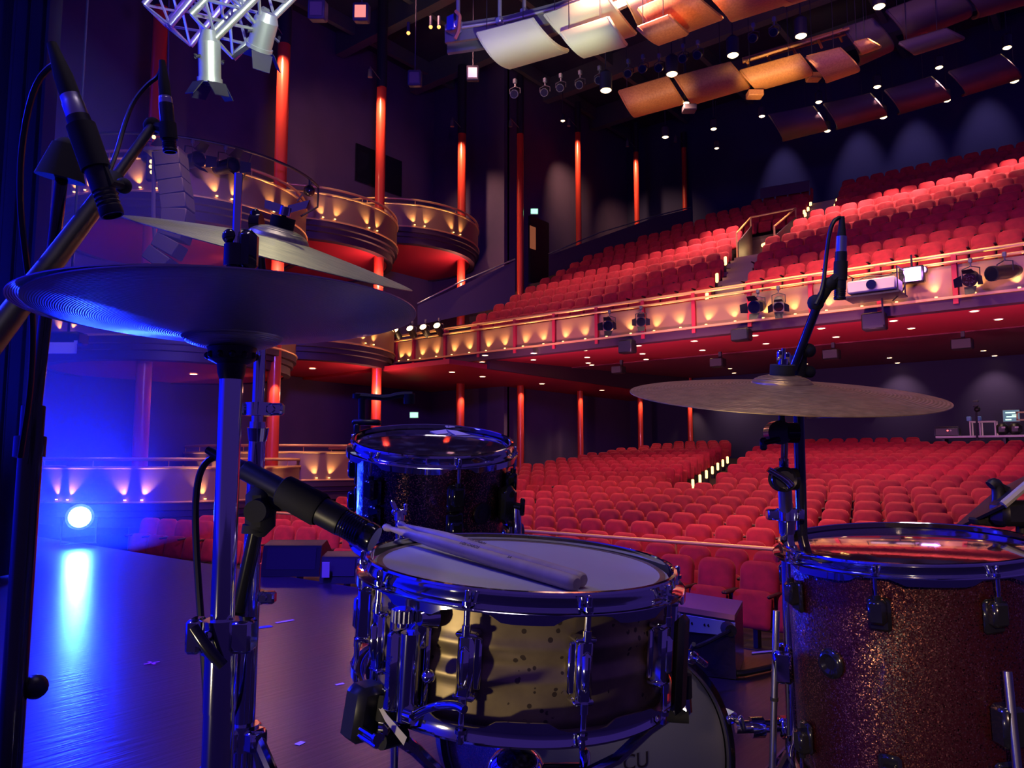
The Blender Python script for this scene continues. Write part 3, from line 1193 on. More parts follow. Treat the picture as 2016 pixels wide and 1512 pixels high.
# projector in a cage
p = PY(1722, 566, BY - .55)
t = thing('projector', 'white video projector with dark lens in a wire cradle on the balcony front', 'projector', p - WZ * .16)
m = MB()
m.box(p, (.92, .62, .26), bev=.03)
part(t, 'casing', m, K['white'])
m = MB()
q = p + V((.02, -.31, .0))
m.cyl(q, q + V((0, -.05, 0)), .10, .095, n=24)
part(t, 'lens', m, K['lens'])
m = MB()
for sx in (-.5, .5):
    for sy in (-.34, .3):
        m.tube([p + V((sx, sy, -.22)), p + V((sx, sy, .3)), p + V((sx, .42, .34))], .014, 6)
m.box(p + V((0, 0, -.20)), (1.06, .72, .035))
m.tube([p + V((.1, .1, -.2)), p + V((.1, .2, -.75))], .02, 6)
part(t, 'cradle', m, K['iron'])
m = MB()
m.tube([p + V((-.45, .1, .15)), p + V((-.2, .2, .32)), p + V((.2, .1, .22)), p + V((.5, .25, .35)), p + V((.55, .1, -.1)), p + V((.3, .1, -.3))], .013, 6, smooth=2)
part(t, 'cable', m, K['cable'])
# small lilac lamps
p = PY(1795, 541, BY - .22)
t = thing('flood_lamp', 'small black flood lamp glowing lilac beside the projector', 'lamp', p)
m = MB()
m.box(p + V((0, .04, 0)), (.46, .16, .34), bev=.02)
m.cyl(p + V((0, .04, .16)), p + V((0, .04, .42)), .02, n=8)
part(t, 'housing', m, K['black'])
m = MB()
m.box(p + V((0.02, -.045, 0)), (.32, .02, .28), bev=.01)
part(t, 'lit_face', m, K['lilac'])
light('POINT', p + V((.2, -.15, 0)), 4, (.7, .25, 1), size=.05, name='lilac glow')
p = PY(1816, 531, BY - .2)
t = thing('pin_lamp', 'tiny round lilac lamp right of the lilac flood', 'lamp', p)
m = MB()
m.cyl(p, p + V((0, .1, 0)), .085, n=16)
part(t, 'housing', m, K['black'])
m = MB()
m.disc(p + V((0, -.004, 0)), (0, -1, 0), .07, 16)
part(t, 'lit_face', m, K['lilac'])

# truss pieces over the stage


def truss(label, p0, p1, w, m_, ref):
    p0, p1 = V(p0), V(p1)
    t = thing('lighting_truss', label, 'truss', p0)
    ax = (p1 - p0).normalized()
    x = ax.cross(WZ).normalized()
    y = x.cross(ax)
    L = (p1 - p0).length
    cs = [x * (w / 2 * a) + y * (w / 2 * b) for a, b in ((-1, -1), (1, -1), (1, 1), (-1, 1))]
    for c in cs:
        m = MB()
        m.cyl(p0 + c, p1 + c, .026, n=10)
        part(t, 'chord', m, m_)
    m = MB()
    n = max(2, int(L / w))
    for i in range(n + 1):
        a = p0 + ax * (L * i / n)
        for k in range(4):
            m.cyl(a + cs[k], a + cs[(k + 1) % 4], .011, n=6)
            if i < n:
                b = p0 + ax * (L * (i + .5) / n)
                c2 = p0 + ax * (L * (i + 1) / n)
                m.cyl(a + cs[k], b + cs[(k + 1) % 4], .011, n=6)
                m.cyl(b + cs[(k + 1) % 4], c2 + cs[k], .011, n=6)
    part(t, 'bracing', m, m_)
    return t


truss('dim square lighting truss at the top left of the rig', P(330, 50, 6.3), P(470, -120, 6.3), .30, K['alu'], 0)
truss('bright square lighting truss carrying lanterns at the top left', P(418, 72, 5.4), P(640, -150, 5.4), .26, K['alu'], 0)
c = P(414, 75, 5.3)
t = lantern('moving_light', 'white lit lantern hanging below the end of the bright truss', c, c + V((-.5, .4, -2.2)), .34, .075, 'alu', True, 'lens', drop=.14)
c = P(520, 30, 5.5)
t = lantern('stage_lantern', 'pale lit lantern on the bright truss beside the first red column top', c, c + V((-.9, .2, -1.2)), .26, .085, 'alu', True, 'lens', drop=.12)
light('SPOT', P(700, -260, 3.4), 260, (.86, 1, .78), P(450, 60, 5.4), .06, 34, .6, 'truss key')

# canopy bridge 1
t = thing('lighting_bridge', 'curved grey steel lighting bridge across the top of the hall', 'bridge', P(900, 60, 13.5))
pts = [P(878, 52, 13.4), P(1000, 34, 13.2), P(1100, 8, 12.9), P(1200, -30, 12.6), P(1300, -75, 12.3)]
m = MB()
m.sheet([pts, [p - WZ * .30 + FW0 * .05 for p in pts]], .08)
m.sheet([[p + FW0 * .5 + WZ * .1 for p in pts], [p - WZ * .25 + FW0 * .5 for p in pts]], .08)
part(t, 'girder', m, K['grey'])
m = MB()
m.tube([p - WZ * .12 - FW0 * .10 for p in pts], .03, 8)
part(t, 'rail_tube', m, K['alu'])
for px, py in ((902, 48), (984, 42), (1032, 24)):
    m = MB()
    m.cyl(P(px, py, 13.1), P(px, py - 90, 13.1), .035, n=8)
    m.box(P(px, py, 13.1), (.12, .12, .12), bev=.02)
    part(t, 'hanger', m, K['alu'])
m = MB()
m.tube([P(897, 22, 13), P(906, 30, 12.95), P(904, 44, 12.95), P(903, 62, 12.9), P(896, 76, 12.9)], .03, 6, smooth=2)
part(t, 'orange_cable', m, K['orange'])
for px, py, lb in ((894, 66, 'rigging clamp at the left end'),):
    m = MB()
    m.box(P(px, py - 18, 13.2), (.22, .2, .30), bev=.03)
    part(t, 'clamp', m, K['satin'])


def panel(label, TL, TR, BL, BR, d0, d1, dd, m_, name='acoustic_panel', bulge=.75, frame_=True):
    """curved hanging acoustic sheet through four picture corners; d0/d1 = depth of left/right edge, dd = how much deeper the foot is"""
    a0, a1 = P(*TL, d0), P(*TR, d1)
    b0, b1 = P(*BL, d0 + dd), P(*BR, d1 + dd)
    t = thing(name, label, 'acoustic panel', (a0 + a1) / 2, 'canopy panels')
    cols_ = 12
    rows_ = 12
    grid = []
    nd = -FW0 * bulge * dd - WZ * bulge * dd * .9
    for i in range(rows_ + 1):
        u = i / rows_
        row = []
        for j in range(cols_ + 1):
            w = j / cols_
            A, B = a0.lerp(a1, w), b0.lerp(b1, w)
            C = (A + B) / 2 + nd
            row.append(A * (1 - u) ** 2 + C * 2 * u * (1 - u) + B * u * u)
        grid.append(row)
    m = MB()
    m.sheet(grid, .035)
    part(t, 'sheet', m, m_, ang=50)
    if frame_:
        m = MB()
        for j in (0, cols_):
            m.tube([grid[i][j] + (FW0 * -.01) for i in range(rows_ + 1)], .035, 6)
        m.tube(grid[rows_], .03, 6)
        m.tube(grid[0], .03, 6)
        part(t, 'edge_frame', m, m_)
    for w in (2, cols_ - 2):
        m = MB()
        m.cyl(grid[0][w], grid[0][w] + WZ * 1.2, .007, n=6)
        part(t, 'hanger', m, K['iron'])
    return t


C_ = K['cream']
A_ = K['amber']
U_ = K['mauve']
panel('leftmost cream curved panel under the lighting bridge', (941, 66), (1048, 38), (1003, 133), (1117, 100), 13.0, 12.6, .9, C_)
panel('large cream curved panel beside the leftmost cream one', (1073, 30), (1190, -12), (1150, 100), (1250, 66), 12.7, 12.3, .8, C_)
panel('small cream overlapping panel at the foot of the large cream one', (1105, 66), (1197, 36), (1149, 111), (1232, 88), 12.4, 12.1, .5, C_)
panel('tall cream panel edge right of the large cream one', (1228, -12), (1262, -22), (1262, 60), (1308, 40), 12.4, 12.2, .8, C_)
panel('orange curved panel at the top, above the small orange flap', (1258, 18), (1350, -22), (1300, 80), (1420, 36), 12.2, 11.8, .8, A_)
panel('small orange flap panel below the upper orange panel', (1256, 55), (1316, 32), (1296, 86), (1352, 66), 11.9, 11.7, .4, A_)
panel('orange panel cut by the top edge right of the flap', (1395, -12), (1480, -40), (1440, 40), (1560, 2), 12.2, 11.8, .7, A_)
panel('rust panel at the top edge, rightmost of the front row', (1520, -30), (1660, -70), (1545, 10), (1700, -40), 12.2, 11.8, .6, A_)
panel('first amber panel of the middle row, darkest and leftmost', (1219, 180), (1313, 152), (1250, 229), (1346, 203), 17.5, 17.1, 1.0, A_)
panel('second amber panel of the middle row', (1329, 152), (1436, 124), (1364, 204), (1474, 172), 17.0, 16.6, 1.0, A_)
panel('bright third amber panel with a frame of bars above', (1457, 140), (1572, 108), (1491, 176), (1592, 148), 16.6, 16.2, .9, A_)
panel('fourth amber panel jutting low beside the bar frame', (1588, 112), (1652, 96), (1627, 161), (1688, 140), 16.0, 15.7, .8, A_)
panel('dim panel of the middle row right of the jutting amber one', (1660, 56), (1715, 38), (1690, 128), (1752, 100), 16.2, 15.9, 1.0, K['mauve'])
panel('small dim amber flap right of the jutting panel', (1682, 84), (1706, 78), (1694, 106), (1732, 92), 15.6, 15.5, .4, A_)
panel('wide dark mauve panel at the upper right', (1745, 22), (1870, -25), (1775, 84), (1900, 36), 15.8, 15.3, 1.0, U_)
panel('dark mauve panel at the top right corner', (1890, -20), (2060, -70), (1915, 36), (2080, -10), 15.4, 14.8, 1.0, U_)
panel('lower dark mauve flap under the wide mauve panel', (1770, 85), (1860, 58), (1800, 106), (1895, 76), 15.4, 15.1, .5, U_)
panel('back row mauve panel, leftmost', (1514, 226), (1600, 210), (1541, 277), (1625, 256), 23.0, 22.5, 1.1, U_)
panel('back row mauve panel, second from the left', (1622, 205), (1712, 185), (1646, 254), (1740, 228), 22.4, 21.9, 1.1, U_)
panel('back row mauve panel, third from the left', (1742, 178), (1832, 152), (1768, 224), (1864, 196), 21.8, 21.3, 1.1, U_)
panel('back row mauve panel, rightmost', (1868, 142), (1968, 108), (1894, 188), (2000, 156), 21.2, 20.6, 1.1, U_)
# bar frame inside the third amber panel
t = thing('bar_frame', 'frame of amber lit bars above the third amber panel', 'frame', P(1520, 110, 16.6))
for i in range(4):
    m = MB()
    m.cyl(P(1462, 122 - i * 3 + 10 * (i == 3), 16.8 + .2 * i), P(1672, 56 - i * 1 + 12 * (i == 3), 16.0 + .2 * i), .03, n=6)
    part(t, 'bar', m, K['amber'])
for px in (1470, 1510, 1560, 1610, 1650):
    m = MB()
    m.cyl(P(px, 122 - (px - 1462) * .31, 16.7), P(px + 8, 140 - (px - 1462) * .31, 16.9), .03, n=6)
    part(t, 'strut', m, K['amber'])
for k, (px, py, w) in enumerate(((1486, 186, 30), (1357, 214, 26), (1602, 152, 26))):
    p = P(px, py, 16.8)
    t = thing('panel_weight', ('amber lit small box under the gap right of the second amber panel', 'dim small box under the gap right of the first amber panel', 'amber lit small box under the jutting amber panel')[k], 'box', p)
    m = MB()
    m.box(p, (w * 16.8 / F, .25, .14), (RT, FW0, WZ), bev=.02)
    part(t, 'body', m, K['amber'] if k != 1 else K['mauve'])  # amber for the lit boxes, darker for the dim one: light put into colour
# pendant can lights in the canopy
pend = [(1193, 178, 15.5, 1), (1323, 146, 16.6, 1), (1443, 109, 16.2, 1), (1577, 71, 15.8, 1), (1731, 13, 15.2, 1), (1310, 270, 24, .55), (1405, 254, 23.5, .5), (1500, 229, 23, .5), (1612, 201, 22.4, .55), (1727, 171, 21.8, .6), (1849, 133, 21.2, .6), (1983, 94, 20.6, .7),
        (1629, 258, 23.2, .5), (1739, 231, 22.6, .6), (1864, 198, 22, .6), (1997, 160, 21.4, .7), (1351, 203, 17.6, .5), (1426, 2, 12.6, 1), (1108, 238, 24, .35), (1411, 292, 25, .35)]
HOUSE = []
order = sorted(range(len(pend)), key=lambda i: pend[i][0])
for k, i in enumerate(order):
    px, py, d, s_ = pend[i]
    p = P(px, py, d)
    t = thing('pendant_light', 'warm can light hanging among the canopy panels, %s from the left' % nth(k), 'light', p, 'canopy can lights')
    R_ = .105 * s_ * d / 15.5 + .01
    m = MB()
    m.lathe([(R_ * .95, 0), (R_ * 1.1, 0), (R_ * 1.1, R_ * 3), (R_ * .5, R_ * 3.6), (.001, R_ * 3.6)], 16)
    part(t, 'can', m, K['iron'], True)
    m = MB()
    m.cyl((0, 0, R_ * 3.5), (0, 0, 1.6), .012, n=6)
    part(t, 'cord', m, K['iron'], True)
    m = MB()
    m.lathe([(.001, -R_ * .35), (R_ * .6, -R_ * .25), (R_ * .95, .0)], 16)
    part(t, 'bulb', m, K['warm'], True)
    HOUSE.append((p, s_, d))
# row of par lanterns in the dark roof
pars = [(1014, 160, 15.4, 1), (1073, 158, 16, 0), (1104, 149, 16, 0), (1142, 143, 16, 0), (1180, 134, 16, 0), (1237, 121, 16, 0), (1266, 112, 16, 0), (1298, 110, 16, 0), (1345, 91, 15.6, 0), (1374, 84, 15.6, 0), (1483, 50, 15, 0), (1524, 38, 15, 0)]
for k, (px, py, d, lit) in enumerate(pars):
    h = P(px, py, d)
    lantern('par_lantern', 'small dark par lantern in the roof row behind the cream panels, %s from the left' % nth(k), h, V((-3, 0, 1)), .26, .075, 'iron', False, 'lens', 'roof par lanterns', drop=.26)
for k, (px, py, d, lb) in enumerate(((712, 32, 12, 'boxy flood lantern with an orange lit face in the dark roof'), (931, 150, 15, 'small pale lantern dangling in the roof over the third column'), (626, 28, 11, 'dim boxy lantern in the roof right of the first column top'), (817, 160, 14, 'dim boxy lantern in the roof right of the second column top'))):
    p = P(px, py, d)
    t = thing('flood_lantern', lb, 'spotlight', p)
    ax = (RT, (-FW0 - WZ * .3).normalized(), WZ)
    m = MB()
    m.box(p + WZ * .05, (.24, .24, .30), ax, bev=.02)
    m.cyl(p + WZ * .2, V((p.x, p.y, 15.7)), .010, n=6)
    part(t, 'housing', m, K['iron'])
    m = MB()
    m.box(p + WZ * .05 + (-FW0 - WZ * .3).normalized() * .125, (.17, .012, .2), ax)
    part(t, 'front_face', m, mat('orange glass', (.8, .3, .14), .4, emit=(1, .3, .1), estr=.5) if k == 0 else (K['paper'] if k == 1 else K['mauve']))
for k, (px, py, lb) in enumerate(((848, 53, 'right'), (864, 53, 'rightmost'), (804, 65, 'left'))):
    p = P(px, py, 14)
    t = thing('pilot_lamp', 'tiny orange pilot lamp left of the lighting bridge, %s of three' % ('middle' if lb == 'right' else lb), 'lamp', p)
    m = MB()
    m.ball(p, .035, 8)
    part(t, 'bulb', m, glow('orange pilot', (1, .35, .08), 1.6))
    m = MB()
    m.cyl(p + WZ * .02, p + WZ * .2, .03, n=8)
    part(t, 'socket', m, K['iron'])
# pipe and lanterns in front of the upper box nearest the stage
t = thing('lighting_pipe', 'curved black lighting pipe arching in front of the upper box nearest the stage', 'pipe', B1)
base = math.atan2(CAM.y - B1.y, CAM.x - B1.x)
m = MB()
arc = [B1 + circ(BOXR + .45, base + a, .22) for a in [x * .08 for x in range(-14, 15)]]
m.tube(arc, .035, 8)
m.tube([arc[-1], arc[-1] + V((0, 0, -.55)), B1 + circ(BOXR + .02, base + 1.1, -.6)], .03, 6)
part(t, 'pipe', m, K['iron'])
for a in (-1.0, -.3, .4, 1.0):
    m = MB()
    m.cyl(B1 + circ(BOXR + .04, base + a, -.3), B1 + circ(BOXR + .45, base + a, .22), .02, n=6)
    part(t, 'bracket', m, K['iron'])
for a, L, lb in ((.22, .62, 'large black lantern hanging from the curved pipe, above the hi-hat rod'), (.02, .5, 'black lantern on the curved pipe left of the hi-hat rod'), (-.22, .4, 'black lantern on the curved pipe beside the hanging line array')):
    h = B1 + circ(BOXR + .45, base + a, .15)
    lantern('box_lantern', lb, h, h + V((3.5, .5, -.5)), L, .16, 'black', True, 'lens', 'lanterns on the curved pipe', drop=.45)
p = B1 + circ(BOXR + .45, base + .95, -.1)
t = thing('ball_lamp', 'small black ball shaped lamp on the right end of the curved pipe', 'lamp', p)
m = MB()
m.ball(p, .15, 14)
part(t, 'globe', m, K['gloss'])
m = MB()
m.cyl(p + WZ * .12, p + WZ * .34, .02, n=8)
part(t, 'stem', m, K['iron'])
# line array
t = thing('line_array', 'black curved line array of stacked speaker boxes hanging stage left', 'speaker', P(345, 500, 11))
pts = [(338, 318), (341, 346), (346, 374), (350, 402), (351, 430), (346, 458), (334, 486), (316, 512)]
for i, (px, py) in enumerate(pts):
    a = P(px, py, 11)
    q = pts[min(i + 1, 7)], pts[max(i - 1, 0)]
    dn = (P(*q[0], 11) - P(*q[1], 11)).normalized()
    sd = (dn.cross(FW0)).normalized()
    m = MB()
    m.box(a, (.36, .34, .208), (sd, FW0, dn), bev=.012)
    part(t, 'speaker_box', m, K['pitch'])
m = MB()
m.box(P(326, 300, 11), (.5, .3, .05), (RT, FW0, WZ))
m.cyl(P(330, 300, 11), P(334, -140, 11), .012, n=6)
m.tube([P(303, 300, 10.9), P(302, 420, 10.9), P(306, 500, 10.9)], .03, 6)
part(t, 'rigging', m, K['iron'])
t = thing('lamp_cluster', 'cluster of tiny warm lights beside the hanging line array', 'light', P(300, 335, 11.3))
m = MB()
for px, py in ((299, 339), (297, 328), (310, 327), (309, 317), (298, 318), (303, 270), (302, 262)):
    m.ball(P(px, py, 11.25), .028, 8)
part(t, 'bulb', m, K['warmdim'])['kind'] = 'stuff'
m = MB()
m.box(P(303, 330, 11.4), (.2, .1, .42), (RT, FW0, WZ), bev=.02)
part(t, 'bracket', m, K['iron'])

# ------------------------------------------------------------------ mixing position at the back of the stalls
yb_ = 28.3
tb = PY(1842, 861, yb_)
zt = tb.z
t = thing('control_table', 'long pale edged table of the mixing position behind the last stalls seats', 'table', (-2.3, yb_ + .4, fl(yb_)))
m = MB()
m.box(((tb.x + X1) / 2, yb_ + .45, zt + .0), (X1 - tb.x, .95, .07), bev=.01)
part(t, 'table_top', m, K['paper'])
for x in (tb.x + .2, -3.2, -1.2, .6):
    m = MB()
    m.box((x, yb_ + .45, (zt + fl(yb_)) / 2), (.07, .7, zt - fl(yb_) - .1))
    part(t, 'leg', m, K['iron'])
top = zt + .036


def onT(px):
    return PY(px, 861, yb_ + .25).x


x0, x1 = onT(1843), onT(1889)
t = thing('mixing_desk', 'angled mixing desk with tiny coloured lamps at the left of the control table', 'mixer', ((x0 + x1) / 2, yb_ + .3, top))
m = MB()
m.box(((x0 + x1) / 2, yb_ + .35, top + .14), (x1 - x0, .5, .26), bev=.02)
part(t, 'body', m, K['black'])
m = MB()
m.tube([(x0, yb_ + .08, top + .02), (x0, yb_ + .08, top + .30), (x1, yb_ + .08, top + .30), (x1, yb_ + .08, top + .02)], .014, 6)
part(t, 'edge_frame', m, K['satin'])
for fx, mm in ((.55, glow('red lamp', (1, .1, .1), 2)), (.68, K['paper'])):
    m = MB()
    m.ball((x0 + (x1 - x0) * fx, yb_ + .09, top + .18), .028, 8)
    part(t, 'indicator', m, mm)
x0, x1 = onT(1913), onT(1962)
t = thing('equipment_rack', 'open pale metal rack frame with blue connectors on the control table', 'rack', ((x0 + x1) / 2, yb_ + .3, top))
m = MB()
for y in (yb_ + .08, yb_ + .55):
    for a in (x0, x0 + .27, x1):
        m.box((a, y, top + .22), (.04, .04, .44))
    m.box(((x0 + x1) / 2, y, top + .44), (x1 - x0 + .04, .04, .04))
part(t, 'frame', m, K['white'])
for a in (x0 - .02, x0 + .26):
    m = MB()
    m.box((a, yb_ + .07, top + .54), (.13, .12, .15), bev=.02)
    part(t, 'connector', m, K['blueplug'])
x = onT(1991)
t = thing('monitor', 'small dark monitor with green and white bars on the control table', 'screen', (x, yb_ + .55, top))
m = MB()
m.box((x, yb_ + .6, top + .62), (.50, .05, .42), bev=.01)
m.box((x, yb_ + .62, top + .2), (.06, .05, .42))
m.box((x, yb_ + .6, top + .01), (.24, .18, .02))
part(t, 'casing', m, K['black'])
m = MB()
m.box((x, yb_ + .572, top + .62), (.44, .01, .36))
part(t, 'screen_face', m, glow('dark screen', (.05, .10, .14), 1))
m = MB()
for dz, a, w in ((.10, -.02, .26), (-.12, -.08, .16), (.02, .08, .12), (-.03, .02, .3)):
    m.box((x + a, yb_ + .563, top + .62 + dz), (w, .006, .035))
part(t, 'bars', m, glow('screen bars', (.5, 1, .7), 1.2))
for k, px in enumerate((1974, 2000)):
    x = onT(px)
    t = thing('desk_case', 'dark rounded equipment case on the control table, %s one' % ('left' if k == 0 else 'right'), 'case', (x, yb_ + .3, top))
    m = MB()
    m.box((x, yb_ + .3, top + .19), (.36, .36, .36), bev=.10)
    part(t, 'case_body', m, K['black'])
    m = MB()
    m.box((x + .05, yb_ + .115, top + .24), (.10, .012, .05))
    part(t, 'label_plate', m, K['paper'])
x = onT(2012)
t = thing('wooden_box', 'small pale open wooden box at the right edge above the control table', 'box', (x, yb_ + .6, top + .4))
m = MB()
for dz in (.48, .72):
    m.box((x + .15, yb_ + .7, top + dz), (.6, .3, .05))
for dx in (-.12, .42):
    m.box((x + dx, yb_ + .7, top + .6), (.05, .3, .24))
m.box((x + .15, yb_ + .75, top + .22), (.08, .08, .5))
part(t, 'frame', m, K['tan'])
p = PY(1922, 858, yb_ - .4)
t = thing('desk_pole', 'thin dark pole with a cluster of fittings in front of the control table', 'stand', (p.x, p.y, fl(p.y)))
m = MB()
m.cyl((p.x, p.y, fl(p.y) + .01), PY(1922, 800, yb_ - .4), .03, n=8)
m.cyl((p.x, p.y, fl(p.y) + .01), (p.x, p.y, fl(p.y) + .04), .2, n=16)
part(t, 'pole', m, K['iron'])
m = MB()
for dy in (790, 799):
    m.box(PY(1921, dy, yb_ - .45), (.14, .1, .05), bev=.01)
m.ball(PY(1924, 806, yb_ - .45), .09, 10)
part(t, 'fitting', m, K['black'])
# control window in the back wall
a, b = PY(1585, 800, 31.15), PY(1725, 820, 31.15)
m = MB()
box2(m, a.x, b.x, 31.08, 31.19, b.z, a.z + .1)
struct('window_2', m, K['lens'])
for k, (px, py) in enumerate(((1592, 812), (1622, 805), (1647, 798), (1662, 799), (1650, 803))):
    p = PY(px, py, 31.05)
    t = thing('window_lamp', 'tiny dim lamp behind the dark rear window under the ride, %s' % ('leftmost', 'second from the left', 'third, highest', 'rightmost', 'low middle one')[k], 'lamp', p)
    m = MB()
    m.box(p, (.16, .05, .10), bev=.02)
    part(t, 'bulb', m, mat('dim lamp %d' % k, (.4, .4, .5), .4, emit=(.6, .6, .8), estr=.35))

# ------------------------------------------------------------------ things on the stage
lp = PZ(157, 1074, 0)
lp = P(157, 1018, proj(lp)[2])
t = thing('stage_light', 'floor standing stage light glaring blue white at the stage edge', 'stage light', (lp.x, lp.y, 0))
ax = (CAM - lp).normalized()
m = MB()
m.cyl(lp - ax * .26, lp + ax * .0, .10, .125, n=24)
part(t, 'housing', m, K['black'])
m = MB()
m.disc(lp + ax * .004, ax, .098, 28)
part(t, 'lens', m, K['lamp'])
m = MB()
x, y, z = frame(ax)
m.tube([lp + x * .15 - ax * .12, V((lp.x, lp.y, .02)) + x * .15 - ax * .12, V((lp.x, lp.y, .02)) - x * .15 - ax * .12, lp - x * .15 - ax * .12], .012, 6)
part(t, 'floor_bracket', m, K['iron'])
LAMP = lp + ax * .03
# wedges, seen dark against the front seats
for k, (x0, x1, yt, yb2, lb) in enumerate(((512, 628, 1068, 1136, 'dark blue lit floor monitor wedge at the stage edge, larger left one'), (628, 702, 1092, 1150, 'dark floor monitor wedge right of the larger one, with a pale label'))):
    g0, g1 = PZ(x0, yb2, 0), PZ(x1, yb2, 0)
    d = proj((g0 + g1) / 2)[2]
    W = (x1 - x0) * d / F
    H = (yb2 - yt) * d / F * .96
    c = (g0 + g1) / 2
    t = thing('monitor_wedge', lb, 'speaker', c)
    pr = [(0, 0), (.36, 0), (.40, H * .55), (.22, H), (.06, H * .9)]
    m = MB()
    for s in (0, 1):
        m.v += [c + RT * (W * (s - .5)) + FW0 * u + WZ * (w + .002) for u, w in pr]
    m.f += [(0, 1, 2, 3, 4), (9, 8, 7, 6, 5)] + [(i, i + 5, (i + 1) % 5 + 5, (i + 1) % 5) for i in range(5)]
    part(t, 'cabinet', m, K['black'])
    m = MB()
    m.sheet([[c + RT * (-W * .42) + FW0 * .012 + WZ * .05, c + RT * (W * .42) + FW0 * .012 + WZ * .05], [c + RT * (-W * .42) + FW0 * .05 + WZ * H * .85, c + RT * (W * .42) + FW0 * .05 + WZ * H * .85]], .012)
    part(t, 'grille', m, K['iron'])
    if k == 1:
        m = MB()
        m.box(c - RT * W * .32 + WZ * H * .5 - FW0 * .005, (.05, .012, .10), (RT, FW0, WZ))
        part(t, 'label', m, K['paper'], label='pale rectangular label')
# socket box at the stage edge
c0, c1 = PZ(1316, 1253, .0), PZ(1448, 1282, .0)
a, b = P(1322, 1202, 3.0), P(1446, 1222, 2.9)
a2, b2 = P(1322, 1238, 3.0), P(1446, 1250, 2.9)
t = thing('socket_box', 'wooden topped box with a blue lit row of sockets at the stage edge', 'power box', V((a.x, a.y, 0)))
back = FW0 * .30 + RT * .12
m = MB()
lo0, lo1 = V((a.x, a.y, .003)), V((b.x, b.y, .003))
m.add([lo0, lo1, lo1 + back, lo0 + back, a, b, b + back, a + back], [(0, 3, 2, 1), (4, 5, 6, 7), (0, 1, 5, 4), (1, 2, 6, 5), (2, 3, 7, 6), (3, 0, 4, 7)])
part(t, 'cabinet', m, K['stage'])
m = MB()
m.sheet([[a + WZ * .001, b + WZ * .001], [a + back, b + back]], -.02)
part(t, 'top_board', m, K['orange'], label='brown board on top')
m = MB()
n_ = -FW0 * .012
m.sheet([[a + n_ - WZ * .005, b + n_ - WZ * .005], [a2 + n_, b2 + n_]], .008)
part(t, 'socket_strip', m, mat('steel blue strip', (.32, .36, .45), .5))
for f in (.25, .32, .52, .58):
    m = MB()
    q = (a.lerp(b, f) + a2.lerp(b2, f)) / 2 + n_ * 1.8
    m.cyl(q, q + FW0 * .01, .006, n=10)
    part(t, 'socket_hole', m, K['rubber'])
m = MB()
m.box(a.lerp(b, .06) * .5 + a2.lerp(b2, .06) * .5 + n_ * 2, (.06, .006, .04), (RT, FW0, WZ))
part(t, 'label', m, K['paper'], label='white label')
q = (a.lerp(b, .86) + a2.lerp(b2, .86)) / 2 + n_ * 2
t = thing('power_plug', 'black power plug and cable in the right socket of the socket box', 'plug', q)
m = MB()
m.cyl(q, q - FW0 * .05, .026, .022, n=14)
part(t, 'plug_body', m, K['black'])
m = MB()
m.tube([q - FW0 * .04, q - FW0 * .10 - RT * .05 - WZ * .005, q - RT * .16 - FW0 * .12 - WZ * .05, P(1368, 1262, 2.6), PZ(1352, 1300, .012), PZ(1330, 1330, .012)], .008, 8, smooth=3)
part(t, 'cable', m, K['cable'])
m = MB()
pts = [PZ(1300, 1262, .015), PZ(1385, 1305, .015), PZ(1440, 1330, .015), PZ(1500, 1318, .015), PZ(1580, 1300, .015)]
m.tube(pts, .012, 8, smooth=3)
solo('floor_cable', m, K['cable'], 'black cable lying on the stage behind the bass drum towards the floor tom', 'cable')
m = MB()
m.sheet([[PZ(1480, 1284, .003), PZ(1534, 1279, .003)], [PZ(1480, 1287, .003), PZ(1534, 1282, .003)]], .001)
solo('tape_strip', m, K['paper'], 'pale thin tape line on the stage floor beside the socket box', 'tape')
# padded black case behind the small tom
c = P(960, 1050, 2.5)
W = 170 * 2.5 / F
t = thing('equipment_case', 'black rounded case standing on the stage behind the small tom and snare', 'case', V((c.x, c.y, 0)))
H = P(960, 1019, 2.5).z
m = MB()
m.box(P(948, 1019, 2.5) - WZ * H / 2 + WZ * .003 + FW0 * .15, (W, .3, H - .004), (RT, FW0, WZ), bev=.045)
part(t, 'case_body', m, K['felt'])
m = MB()
m.tube([P(905, 1019, 2.52) + FW0 * .13 - WZ * .01, P(915, 1014, 2.52) + FW0 * .13, P(985, 1014, 2.52) + FW0 * .13, P(995, 1019, 2.52) + FW0 * .13 - WZ * .01], .01, 8)
part(t, 'handle', m, K['black'])
# tape marks
m = MB()
c = PZ(299, 1305, .002)
for s in (1, -1):
    u = (RT + FW0 * .9 * s).normalized()
    w = WZ.cross(u)
    m.sheet([[c - u * .03 - w * .006, c + u * .03 - w * .006], [c - u * .03 + w * .006, c + u * .03 + w * .006]], .001 if s > 0 else .0014)
solo('tape_cross', m, K['pink'], 'small pink tape cross stuck on the blue lit stage floor', 'tape')
for nm, pa, pb, w, mt, lb in (('tape_strip', (543, 1226), (578, 1220), .012, K['paper'], 'short white tape strip on the stage right of the cymbal stands'), ('tape_strip', (507, 1236), (534, 1232), .02, K['bluetape'], 'short blue tape strip beside the cymbal stand pole'),
                             ('tape_strip', (584, 1466), (597, 1460), .010, K['paper'], 'tiny pale tape scrap near the bottom of the stage floor'), ('tape_strip', (661, 1348), (677, 1345), .008, K['paper'], 'tiny pale tape scrap left of the snare drum')):
    a, b = PZ(*pa, .002), PZ(*pb, .002)
    u = (b - a).normalized()
    wv = WZ.cross(u) * w
    m = MB()
    m.sheet([[a - wv, b - wv], [a + wv, b + wv]], .001)
    solo(nm, m, mt, lb, 'tape')
